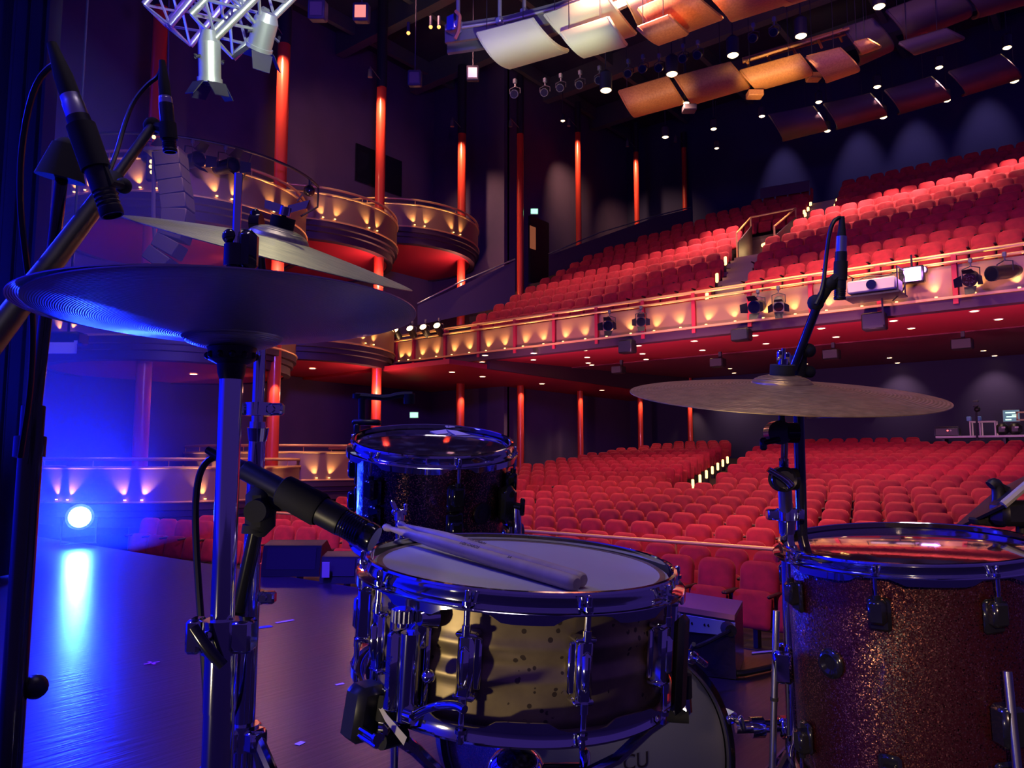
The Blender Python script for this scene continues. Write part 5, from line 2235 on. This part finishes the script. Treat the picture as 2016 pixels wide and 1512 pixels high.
m.cyl(top_ - nC * .03, top_ + nC * .029, .0035, n=10)
m.cyl(top_ + nC * .0, top_ + nC * .016, .0165, n=20)
part(cs, 'felt', m, K['felt'])
m = MB()
w = top_ + nC * .026
m.cyl(w - nC * .008, w + nC * .004, .008, n=12)
for s in (-1, 1):
    m.sheet([[w + RT * (s * .002) - nC * .006, w + RT * (s * .028) + nC * .002], [w + RT * (s * .002) + nC * .006, w + RT * (s * .030) + nC * .014]], .005)
part(cs, 'wing_nut', m, K['chrome'])
for k, an in enumerate((-28, 92, 212)):
    d_ = RT * math.cos(rad(an)) + FW0 * math.sin(rad(an))
    b0 = V((ft_.x, ft_.y, 0))
    q = P(482, 1452, 1.05)
    m = MB()
    m.tube([q + d_ * .022 + WZ * .004, b0 + d_ * .34 + WZ * .018], .0085, 8)
    m.box(q + d_ * .020, (.022, .03, .03), (d_, WZ.cross(d_), WZ), bev=.005)
    part(cs, 'leg', m, K['chrome'])
    m = MB()
    m.ball(b0 + d_ * .34 + WZ * .016, .017, 10)
    part(cs, 'rubber_foot', m, K['rubber'])
m = MB()
q = P(482, 1452, 1.05)
m.cyl(q - WZ * .015, q + WZ * .018, .0185, n=20)
part(cs, 'leg_collar', m, K['chrome'])

# ---------------------------------------------------------------- ride stand
rb = P(1552, 1180, 1.46)
rs = thing('ride_stand', 'chrome stand carrying the ride cymbal beside the floor tom', 'stand', (rb.x, rb.y, 0))
m = MB()
m.cyl((rb.x, rb.y, .1), P(1549, 1040, 1.46), .0125, n=24)
m.cyl(P(1549, 1050, 1.46), P(1549, 1010, 1.46), .0145, .0175, n=24)
part(rs, 'lower_tube', m, K['chrome'])
m = MB()
m.cyl(P(1548, 1022, 1.455), P(1545, 958, 1.43), .0125, n=20)
part(rs, 'middle_tube', m, K['satin'])
q = P(1549, 1013, 1.455)
m = MB()
m.cyl(q - WZ * .011, q + WZ * .011, .0205, n=24)
m.box(q - RT * .026, (.024, .02, .020), (RT, FW0, WZ), bev=.003)
m.box(q + RT * .024, (.014, .022, .021), (RT, FW0, WZ), bev=.003)
part(rs, 'height_clamp', m, K['chrome'])
q = P(1536, 943, 1.41)
m = MB()
m.cyl(q - RT * .004 - FW0 * .016, q + RT * .008 + FW0 * .018, .0225, n=32)
m.cyl(q + RT * .03, q + RT * .008, .020, n=28)
m.lathe([(.016, 0), (.0225, 0), (.0235, .004), (.0225, .008), (.016, .006)], 32, Mx.Translation(q - FW0 * .016) @ (-FW0).to_track_quat('Z', 'Y').to_matrix().to_4x4(), closed=True)
bj = part(rs, 'boom_joint', m, K['gloss'])
m = MB()
w = q - FW0 * .026
m.tube([w + RT * .010 - WZ * .012, w, w - RT * .030 + WZ * .018], [.008, .005], 10, smooth=1)
part(bj, 'wing_screw', m, K['chrome'])
m = MB()
m.cyl(P(1543, 925, 1.41), P(1545, 866, 1.36), .0062, n=16)
m.cyl(P(1543, 925, 1.41), P(1543, 905, 1.40), .0085, n=16)
part(rs, 'boom_rod', m, K['chrome'])
q = P(1540, 852, 1.345)
m = MB()
m.cyl(q - FW0 * .014 - RT * .008, q + FW0 * .014 - RT * .008, .021, n=24)
m.cyl(q + RT * .006, q + RT * .026, .018, n=20)
m.cyl(q - RT * .012 - FW0 * .02 - WZ * .012, q - RT * .040 - FW0 * .02 - WZ * .018, .005, n=10)
m.box(q - RT * .040 - FW0 * .02 - WZ * .020, (.012, .008, .022), (RT, FW0, WZ), bev=.003)
m.cyl(q + WZ * .01, MRD @ V((0, 0, .020)), .006, n=12)
part(rs, 'tilter', m, K['gloss'])
nR = MRD.to_3x3() @ WZ
tR = MRD @ V((0, 0, .033))
m = MB()
m.cyl(tR - nR * .002, tR + nR * .018, .0205, n=24)
part(rs, 'felt', m, K['felt'])
m = MB()
w = tR + nR * .028
m.cyl(tR, tR + nR * .046, .0035, n=10)
m.cyl(tR + nR * .018, w, .009, n=14)
m.box(w + RT * .006, (.012, .01, .022), (RT, FW0, nR), bev=.003)
m.box(w - RT * .006 + nR * .004, (.010, .01, .022), (RT, FW0, nR), bev=.003)
part(rs, 'wing_nut', m, K['chrome'])
for an in (100, 215, 340):
    d_ = RT * math.cos(rad(an)) + FW0 * math.sin(rad(an))
    b0 = V((rb.x, rb.y, 0))
    m = MB()
    m.tube([b0 + WZ * .28 + d_ * .015, b0 + d_ * .32 + WZ * .018], .0085, 8)
    part(rs, 'leg', m, K['chrome'])
    m = MB()
    m.ball(b0 + d_ * .32 + WZ * .016, .016, 10)
    part(rs, 'rubber_foot', m, K['rubber'])

# ---------------------------------------------------------------- microphones


def pencil_mic(label, tail, tipp, r, d0, d1, silver=.16, boot=.30):
    """condenser microphone: cable boot, silver connector, black body with grooves, grille"""
    a, b = P(*tail, d0), P(*tipp, d1)
    L = (b - a).length
    ax = (b - a) / L
    q = ax.to_track_quat('Z', 'Y').to_matrix().to_4x4()
    M = Mx.Translation(a) @ q
    t = thing('microphone', label, 'microphone', a)
    m = MB()
    m.lathe([(.0001, -.062), (r * .42, -.062), (r * .55, -.045), (r * .8, -.02), (r * .84, .004), (.0001, .004)], 24, M)
    part(t, 'cable_boot', m, K['rubber'])
    m = MB()
    s_ = L * silver
    m.lathe([(.0001, .002), (r * .80, .002), (r * .86, .006), (r * .86, s_ * .4), (r * .92, s_ * .45), (r * .92, s_), (.0001, s_)], 28, M)
    part(t, 'connector', m, K['satin'], label='silver plug connector')
    m = MB()
    pr = [(.0001, s_), (r * .98, s_), (r, s_ + .003), (r, L * .78)]
    for i in range(4):
        z = L * (.80 + .035 * i)
        pr += [(r, z), (r * .9, z + .0015), (r * .9, z + .003), (r, z + .0045)]
    pr += [(r, L * .985), (r * .93, L), (r * .8, L), (r * .78, L - .004), (.0001, L - .004)]
    m.lathe(pr, 32, M)
    part(t, 'body', m, K['black'])
    return t, M, L, ax


t, M, L, ax = pencil_mic('large black pencil microphone hanging at the upper left, the nearer of two', (136, 182), (222, 425), .0135, .92, .92, .20)
m = MB()
cc = M @ V((0, 0, L * .47))
m.cyl(M @ V((0, 0, L * .27)), M @ V((0, 0, L * .62)), .0165, .0165, n=24)
sdv = ax.cross(FW).normalized()
sdv = sdv if sdv.dot(RT) > 0 else -sdv
kn = P(243, 366, .95)
m.tube([cc + sdv * .015 - WZ * .02, cc + sdv * .028 - WZ * .05, kn], .006, 8)
m.ball(kn, .010, 12)
part(t, 'clip', m, K['rubber'])
m = MB()
a = P(128, 128, .93)
m.tube([M @ V((0, 0, -.058)), a + WZ * .0, P(104, 124, .94), P(66, 168, .95), P(42, 280, .96), P(38, 400, .96), P(52, 520, .97), P(66, 620, .98), P(62, 760, 1.0), P(40, 900, 1.02)], .0038, 8, smooth=2)
part(t, 'cable', m, K['cable'])
t, M, L, ax = pencil_mic('black pencil microphone on a boom right of the nearer upper left one', (325, 186), (335, 300), .0125, 1.40, 1.40, .16)
m = MB()
cc = M @ V((0, 0, L * .62))
kn = P(300, 248, 1.42)
m.cyl(M @ V((0, 0, L * .5)), M @ V((0, 0, L * .78)), .0150, n=20)
m.tube([cc, kn], .010, 8)
m.ball(kn, .016, 12)
part(t, 'clip', m, K['rubber'])
m = MB()
m.tube([M @ V((0, 0, -.058)), P(314, 150, 1.41), P(290, 166, 1.41), P(262, 200, 1.40), P(244, 248, 1.38), P(230, 300, 1.35), P(212, 345, 1.3)], .0040, 8, smooth=2)
part(t, 'cable', m, K['cable'])
# boom stands at the left
t = thing('microphone_stand', 'black boom microphone stand with flared clutch at the far left', 'stand', PZ(6, 2050, 0))
m = MB()
m.cyl(P(122, 345, 1.12), P(66, 830, 1.08), .0085, n=16)
part(t, 'upper_tube', m, K['gloss'])
m = MB()
q0, q1 = P(66, 800, 1.08), P(14, 1560, .98)
dv = (q1 - q0).normalized()
m.cyl(q0, q0 + dv * ((.05 - q0.z) / dv.z), .0150, n=20)
m.cyl(P(60, 860, 1.075), P(57, 900, 1.07), .020, n=20)
part(t, 'lower_tube', m, K['gloss'])
m = MB()
m.cyl(P(130, 285, 1.12), P(118, 352, 1.12), .018, .033, n=20)
m.ball(P(128, 295, 1.12), .018, 12)
part(t, 'clutch', m, K['rubber'])
m = MB()
kq = P(40, 1352, 1.02)
m.ball(kq + RT * .02, .016, 12)
m.cyl(kq - RT * .02, kq + RT * .02, .007, n=10)
part(t, 'leg_knob', m, K['black'])
foot = q0 + dv * ((.05 - q0.z) / dv.z)
for an in (60, 180, 300):
    d_ = RT * math.cos(rad(an)) + FW0 * math.sin(rad(an))
    m = MB()
    m.tube([foot + WZ * .06, V((foot.x, foot.y, .014)) + d_ * .30], .008, 8)
    part(t, 'leg', m, K['gloss'])
t = thing('microphone_boom', 'thick black boom arm rising from the left edge to the farther upper left microphone', 'boom', P(-20, 690, .74))
m = MB()
m.tube([P(300, 248, 1.42), P(212, 372, 1.18)], .0085, 12)
m.tube([P(212, 372, 1.18), P(100, 520, .95), P(-40, 700, .74)], .0135, 12)
part(t, 'arm', m, K['black'])
m = MB()
m.cyl(P(224, 355, 1.21), P(205, 382, 1.165), .0165, n=16)
part(t, 'collar', m, K['rubber'])
# snare microphone
a, b = P(482, 925, .90), P(738, 1062, .86)
L = (b - a).length
M = Mx.Translation(a) @ (b - a).to_track_quat('Z', 'Y').to_matrix().to_4x4()
t = thing('microphone', 'black stage microphone aimed at the snare drum from the left', 'microphone', a)
m = MB()
m.lathe([(.0001, 0), (.0115, 0), (.0120, .002), (.0120, L * .28), (.0150, L * .34), (.0158, L * .45), (.0165, L * .74), (.0160, L * .76), (.0001, L * .76)], 32, M)
part(t, 'body', m, K['black'])
m = MB()
pr = [(.0001, L * .755)]
for i in range(8):
    z = L * (.765 + .018 * i)
    pr += [(.0152, z), (.0158, z + .001), (.0158, z + .0025), (.0152, z + .0035)]
pr += [(.0150, L * .93), (.0162, L * .94), (.0162, L * .99), (.0145, L), (.0001, L)]
m.lathe(pr, 32, M)
part(t, 'grille', m, K['gloss'])
m = MB()
m.lathe([(.0001, -.055), (.0045, -.055), (.006, -.03), (.0095, -.004), (.0105, .004), (.0001, .004)], 24, M)
part(t, 'cable_plug', m, K['gloss'])
m = MB()
m.tube([M @ V((0, 0, -.05)), P(440, 898, .93), P(412, 902, .93), P(392, 930, .92), P(384, 990, .91), P(386, 1080, .90), P(394, 1200, .88), P(405, 1340, .86), P(412, 1500, .84), P(416, 1620, .84)], .0040, 8, smooth=2)
part(t, 'cable', m, K['cable'])
m = MB()
m.lathe([(.0168, L * .30), (.0185, L * .31), (.0195, L * .58), (.0178, L * .60)], 24, M)
part(t, 'clip_collar', m, K['rubber'])
# its clip and stand
q = P(513, 1005, .89)
t = thing('microphone_stand', 'black clip and thin stand rod carrying the snare microphone', 'stand', PZ(440, 1700, 0))
m = MB()
m.box(q, (.034, .03, .060), (RT, FW0, WZ), bev=.012)
m.cyl(q - FW0 * .02, q + FW0 * .02, .013, n=16)
m.cyl(P(503, 1046, .89), P(502, 1030, .89), .016, .014, n=16)
m.box(P(540, 968, .895), (.03, .024, .05), (RT, FW0, (WZ - RT * .5).normalized()), bev=.008)
part(t, 'clip', m, K['rubber'])
m = MB()
q0, q1 = P(505, 1040, .89), P(470, 1200, .90)
dv = (q1 - q0).normalized()
m.cyl(q0, q1, .0085, n=16)
ff = PZ(425, 1760, 0)
m.cyl(q1, V((ff.x, ff.y, .02)), .0085, n=16)
part(t, 'rod', m, K['gloss'])
m = MB()
m.cyl((ff.x, ff.y, .002), (ff.x, ff.y, .02), .11, .10, n=28)
part(t, 'round_base', m, K['black'])
# ride microphone, boom, stand
t, M, L, ax = pencil_mic('black pencil microphone pointing down above the ride cymbal', (1656, 490), (1653, 590), .0110, 1.48, 1.48, .06)
m = MB()
m.lathe([(.0001, -.024), (.0098, -.024), (.0098, .004), (.0001, .004)], 20, M)
part(t, 'plug_sleeve', m, K['satin'], label='silver plug sleeve')
m = MB()
m.tube([M @ V((0, 0, -.058)), P(1652, 428, 1.48), P(1640, 436, 1.48), P(1632, 462, 1.48), P(1626, 510, 1.48), P(1620, 570, 1.47), P(1606, 600, 1.46)], .0040, 8, smooth=2)
part(t, 'cable', m, K['cable'])
m = MB()
cc = M @ V((0, 0, L * .5))
m.cyl(M @ V((0, 0, L * .25)), M @ V((0, 0, L * .62)), .0125, n=20)
kn = P(1632, 560, 1.48)
m.tube([cc, kn], .010, 8)
m.ball(kn, .014, 12)
part(t, 'clip', m, K['rubber'])
ms = P(1572, 1000, 1.52)
t = thing('microphone_stand', 'black upright stand and blue lit boom behind the ride cymbal', 'stand', (ms.x, ms.y, 0))
m = MB()
m.cyl((ms.x, ms.y, .03), P(1570, 745, 1.52), .0105, n=16)
part(t, 'pole', m, K['gloss'])
m = MB()
m.cyl(P(1561, 728, 1.50), P(1609, 602, 1.485), .0085, n=16)
part(t, 'boom', m, K['gloss'])
m = MB()
m.cyl(P(1604, 608, 1.485), P(1632, 562, 1.48), .0100, n=14)
m.ball(P(1606, 596, 1.485), .016, 12)
part(t, 'clip_joint', m, K['rubber'])
m = MB()
m.ball(P(1592, 690, 1.50), .014, 12)
m.cyl(P(1572, 696, 1.50), P(1594, 690, 1.50), .008, n=10)
m.cyl(P(1572, 700, 1.515), P(1571, 760, 1.52), .016, n=16)
m.ball(P(1594, 732, 1.51), .012, 10)
part(t, 'boom_joint', m, K['rubber'])
m = MB()
m.cyl((ms.x, ms.y, .002), (ms.x, ms.y, .03), .13, .12, n=28)
part(t, 'round_base', m, K['black'])
# empty mic clamp on the small tom
q = P(714, 826, 1.60)
t = thing('microphone_clamp', 'empty black clamp arm standing on the rim of the small tom', 'clamp', q - WZ * .02)
m = MB()
m.cyl(P(713, 836, 1.6), P(713, 782, 1.6), .0075, n=14)
part(t, 'post', m, K['black'])
m = MB()
m.tube([P(700, 779, 1.6), P(730, 781, 1.6), P(762, 784, 1.6), P(786, 777, 1.6), P(812, 777, 1.6)], .0065, 8, smooth=1)
m.cyl(P(703, 775, 1.6), P(703, 784, 1.6), .009, n=12)
part(t, 'arm', m, K['black'])
m = MB()
m.cyl(P(806, 775, 1.6), P(806, 795, 1.6), .0115, n=16)
part(t, 'socket', m, K['rubber'])
m = MB()
m.box(P(722, 832, 1.6), (.058, .03, .012), (RT, FW0, WZ), bev=.004)
m.box(P(703, 848, 1.59), (.012, .02, .028), (RT, FW0, WZ), bev=.003)
part(t, 'rim_clamp', m, K['black'])
# microphone mount on the right of the floor tom
q = P(1958, 1030, 1.60)
t = thing('microphone_clamp', 'black bent microphone mount on the far right rim of the floor tom', 'clamp', q)
m = MB()
m.tube([P(1950, 957, 1.6), P(1958, 950, 1.6), P(1966, 962, 1.6), P(1964, 1000, 1.6), P(1966, 1036, 1.6)], [.012, .013], 10, smooth=2)
m.tube([P(1962, 954, 1.6), P(1978, 962, 1.6), P(1994, 970, 1.6)], .008, 8)
part(t, 'bent_arm', m, K['black'])
m = MB()
m.box(P(1962, 1022, 1.6), (.065, .04, .026), (RT, FW0, WZ), bev=.006)
m.box(P(1928, 1026, 1.6), (.03, .03, .016), (RT, FW0, (WZ - RT * .4).normalized()), bev=.004)
part(t, 'rim_clamp', m, K['rubber'])
q = P(2012, 985, 1.45)
t = thing('music_stand', 'dark music stand desk with a pale grey edge cut by the right border', 'stand', (q.x + .1, q.y, 0))
m = MB()
a0, a1 = P(1975, 994, 1.5), P(2080, 904, 1.5)
m.sheet([[a0, a1], [a0 + FW0 * .20 - WZ * .07, a1 + FW0 * .20 - WZ * .07]], .006)
part(t, 'desk', m, K['black'])
m = MB()
m.tube([a0, a1], .0085, 8)
part(t, 'edge_strip', m, mat('grey edge', (.36, .35, .30), .6), label='pale grey edge')
m = MB()
m.box(P(2010, 1010, 1.54), (.10, .06, .05), (RT, FW0, WZ), bev=.01)
m.cyl(P(2012, 1010, 1.55), P(2013, 1600, 1.55), .011, n=12)
e_ = P(2013, 1600, 1.55)
m.cyl(e_, V((e_.x, e_.y, .01)), .011, n=12)
m.cyl((e_.x, e_.y, .002), (e_.x, e_.y, .02), .15, n=20)
part(t, 'post', m, K['black'])
# upright rod with wing top beside the small tom (holder behind the snare)
q = P(787, 1060, 1.12)
t = thing('holder_rod', 'short chrome rod with wing screw standing behind the left of the snare rim', 'rod', PZ(770, 1760, 0))
g = PZ(770, 1760, 0)
m = MB()
m.cyl(P(787, 1062, 1.14), P(787, 1018, 1.14), .0065, n=14)
m.cyl(P(787, 1060, 1.14), V((g.x, g.y, .01)), .0065, n=12)
part(t, 'rod', m, K['chrome'])
m = MB()
q = P(787, 1008, 1.14)
m.box(q, (.024, .012, .010), (RT, FW0, WZ), bev=.003)
m.box(q - RT * .007 + WZ * .006, (.008, .012, .026), (RT, FW0, (WZ - RT * .4).normalized()), bev=.003)
m.box(q + RT * .009 + WZ * .004, (.006, .012, .018), (RT, FW0, WZ), bev=.002)
m.cyl(q - WZ * .012, q, .008, n=12)
part(t, 'wing_screw', m, K['chrome'])
# rim bolts of the snare's far side: mute clip
for px, py, w, h, lb in ((1053, 1040, .011, .014, 'small chrome clip on the far rim of the snare, left one'), (1161, 1057, .009, .010, 'small dark clip on the far rim of the snare, right one')):
    pass

# ================================================================== LIGHT
# house lights over the seats (can lights in the canopy)
for p, s_, d in HOUSE:
    if d > 20:
        light('SPOT', p - WZ * .3, 560, (1.0, .56, .44), V((p.x - .5, p.y + 2.2, 0)), .1, 62, .6, 'canopy can light')
    elif s_ >= .55:
        light('SPOT', p - WZ * .3, 420, (1.0, .64, .42), V((p.x * .95, p.y + 1.5, 0)), .1, 95, .7, 'canopy can light')
# warm wash on the canopy from the bridge lanterns
light('SPOT', P(1090, 250, 9.0), 430, (1, .97, .66), P(1070, 80, 12.6), .1, 36, .7, 'cream panel wash')
light('SPOT', P(1330, 250, 9.0), 230, (1, .60, .36), P(1360, 30, 12.2), .1, 24, .7, 'orange panel wash')
light('SPOT', P(1440, 330, 12.5), 1300, (1, .66, .22), P(1520, 140, 16.8), .1, 16, .8, 'amber panel wash')
light('SPOT', P(1300, 330, 13.0), 400, (1, .6, .30), P(1300, 190, 17.2), .1, 20, .8, 'amber panel wash')
# seats from the stage side: front of house wash
light('SPOT', V((-6, 9.5, 9.5)), 2900, (1.0, .40, .34), V((-5, 16, 0)), .35, 75, .8, 'stalls wash')
light('SPOT', V((-12, 8.5, 9.0)), 1500, (1.0, .45, .40), V((-13, 12, 0)), .35, 70, .8, 'stalls wash left')
light('SPOT', V((-9, 8.0, 9.6)), 900, (1.0, .42, .40), V((-11, 20.5, 6)), .3, 42, .8, 'balcony wash')
light('SPOT', V((-2, 8.0, 10.0)), 500, (1.0, .38, .48), V((-3.5, 22, 7)), .3, 42, .8, 'balcony wash right')
# unseen spots added below the balcony to brighten its underside
for x in (-12.5, -8.5, -4.5, -.5):
    light('SPOT', V((x, 15.2, 2.2)), 330, (1.0, .34, .60), V((x, 20.5, 4.0)), .2, 110, .9, 'underside wash')
# front rows
light('SPOT', V((-4, 4.5, 7.5)), 900, (1.0, .46, .38), V((-4.5, 9.0, -.5)), .2, 50, .8, 'front row wash')
light('SPOT', V((-9, 4.5, 7.5)), 1300, (1.0, .46, .42), V((-11.5, 8.3, -.5)), .2, 50, .8, 'front row wash left')
# small spots added to brighten the crash and the card
light('SPOT', P(700, -500, 2.2), 8, (1, .95, .62), P(610, 525, 1.07), .05, 14, .6, 'crash key')
light('SPOT', P(150, 300, 6.6), 14, (1, .72, .5), P(121, 685, 7.2), .03, 10, .6, 'card fill')
# blue fill added to lift the dark walls of the house
light('SPOT', V((-2.0, 2.5, 5.5)), 2400, (.22, .10, 1.0), V((-21, 13.5, 4.5)), .5, 72, .9, 'blue house fill')
light('SPOT', V((1.5, 4.0, 6.0)), 1500, (.22, .09, 1.0), V((-9, 30, 4.5)), .5, 56, .9, 'blue house fill rear')
# wall washes
light('SPOT', P(420, 90, 17.5), 420, (1, .50, .30), P(432, 300, 21), .1, 45, .9, 'wall wash')
light('SPOT', P(650, 60, 20), 420, (1, .48, .32), P(660, 280, 26), .1, 50, .9, 'wall wash')
for px, py in ((1540, 330), (1690, 300), (1800, 280), (1940, 240)):
    q = PY(px, py, 31.1)
    light('SPOT', V((q.x, 29.6, q.z + 3.2)), 330, (.66, .52, 1), q - WZ * 1.2, .08, 34, .9, 'back wall wash')
for px in (1440, 1775, 1960):
    q = PY(px, 780, 31.1)
    light('SPOT', V((q.x, 30.2, 4.2)), 60, (1, .6, .5), q, .06, 80, .9, 'rear stalls wash')
# blue stage lamp on the floor and its haze
light('SPOT', LAMP, 500, (.004, .02, 1.0), CAM + V((0, .6, -.05)), .06, 120, .4, 'blue stage lamp')
light('POINT', LAMP + (CAM - LAMP).normalized() * .12 + WZ * .02, 460, (.006, .010, 1.0), size=.09, name='blue lamp spill')
# blue stage wash from the wings and overhead
light('SPOT', V((-7.5, .3, 4.2)), 700, (.01, .02, 1.0), V((-1.2, 1.0, .6)), .25, 60, .8, 'blue side light')
light('SPOT', V((-3.5, -3.0, 5.0)), 420, (.06, .06, 1.0), V((-1.0, 1.6, .4)), .4, 70, .8, 'blue back light')
# warm keys and cool overhead wash, plus fills added for drape, floor and ride
light('SPOT', V((.75, -1.9, 1.55)), 130, (1, .62, .36), V((-.26, 1.55, .50)), .06, 15, .6, 'warm key')
light('SPOT', RT * -.95 + FW0 * .02 + WZ * .42, 13, (1, .80, .46), V((-.62, .70, .62)), .04, 34, .6, 'low warm side')
light('SPOT', V((-.6, .6, 4.5)), 62, (.90, .72, .86), V((-.7, 1.0, .7)), .5, 55, .8, 'cool overhead wash')
light('SPOT', P(260, 930, 4.0), 260, (.01, .02, 1.0), P(10, 480, 5.6), .1, 80, .8, 'drape blue')
light('SPOT', V((-3.9, 1.0, 6.0)), 2800, (.06, .02, 1.0), V((-3.5, 1.7, 0)), .3, 52, .8, 'blue floor wash')
light('SPOT', V((.3, -.7, 3.2)), 30, (1, .76, .42), V((-.46, 1.3, .93)), .06, 20, .6, 'ride key')
# box of haze at stage left, also standing in for lens glare
m = MB()
c = CAM + FW0 * 7.0 - RT * 5.4
m.box(V((c.x, c.y, 2.1)), (4.2, 5.6, 4.16), (RT, FW0, WZ))
hz = bpy.data.materials.new('stage haze')
hz.use_nodes = True
nt = hz.node_tree
nt.nodes.remove(nt.nodes['Principled BSDF'])
vs = nt.nodes.new('ShaderNodeVolumeScatter')
vs.inputs['Density'].default_value = .06
vs.inputs['Anisotropy'].default_value = .35
vs.inputs['Color'].default_value = (.9, .9, 1, 1)
nt.links.new(vs.outputs[0], nt.nodes['Material Output'].inputs['Volume'])
o = solo('stage_haze', m, hz, 'blue lit haze and glare hanging around the stage light at stage left', 'haze')
o['kind'] = 'stuff'

# the dark backstage beyond what is built: dim violet fill, blue added at stage left for chrome reflections
w = bpy.data.worlds.new('dim hall')
sc.world = w
w.use_nodes = True
nt = w.node_tree
bg = nt.nodes['Background']
tc = nt.nodes.new('ShaderNodeTexCoord')
dt = nt.nodes.new('ShaderNodeVectorMath')
dt.operation = 'DOT_PRODUCT'
dt.inputs[1].default_value = V((-.88, -.47, .05)).normalized()
nt.links.new(tc.outputs['Generated'], dt.inputs[0])
rp = nt.nodes.new('ShaderNodeValToRGB')
rp.color_ramp.elements[0].position = .45
rp.color_ramp.elements[0].color = (.017, .008, .082, 1)
rp.color_ramp.elements[1].position = .98
rp.color_ramp.elements[1].color = (.004, .006, .95, 1)
nt.links.new(dt.outputs['Value'], rp.inputs['Fac'])
nt.links.new(rp.outputs['Color'], bg.inputs['Color'])
bg.inputs['Strength'].default_value = 1.0
vs_ = sc.view_settings
vs_.view_transform = 'Standard'
vs_.look = 'None'
vs_.exposure = .8
vs_.gamma = 1
vs_.use_curve_mapping = False
sc.cycles.use_denoising = True
sc.cycles.max_bounces = 6
sc.cycles.diffuse_bounces = 3
sc.cycles.glossy_bounces = 4
sc.cycles.transmission_bounces = 2
sc.cycles.volume_bounces = 0
sc.cycles.sample_clamp_indirect = 4
sc.cycles.caustics_reflective = False
sc.cycles.caustics_refractive = False
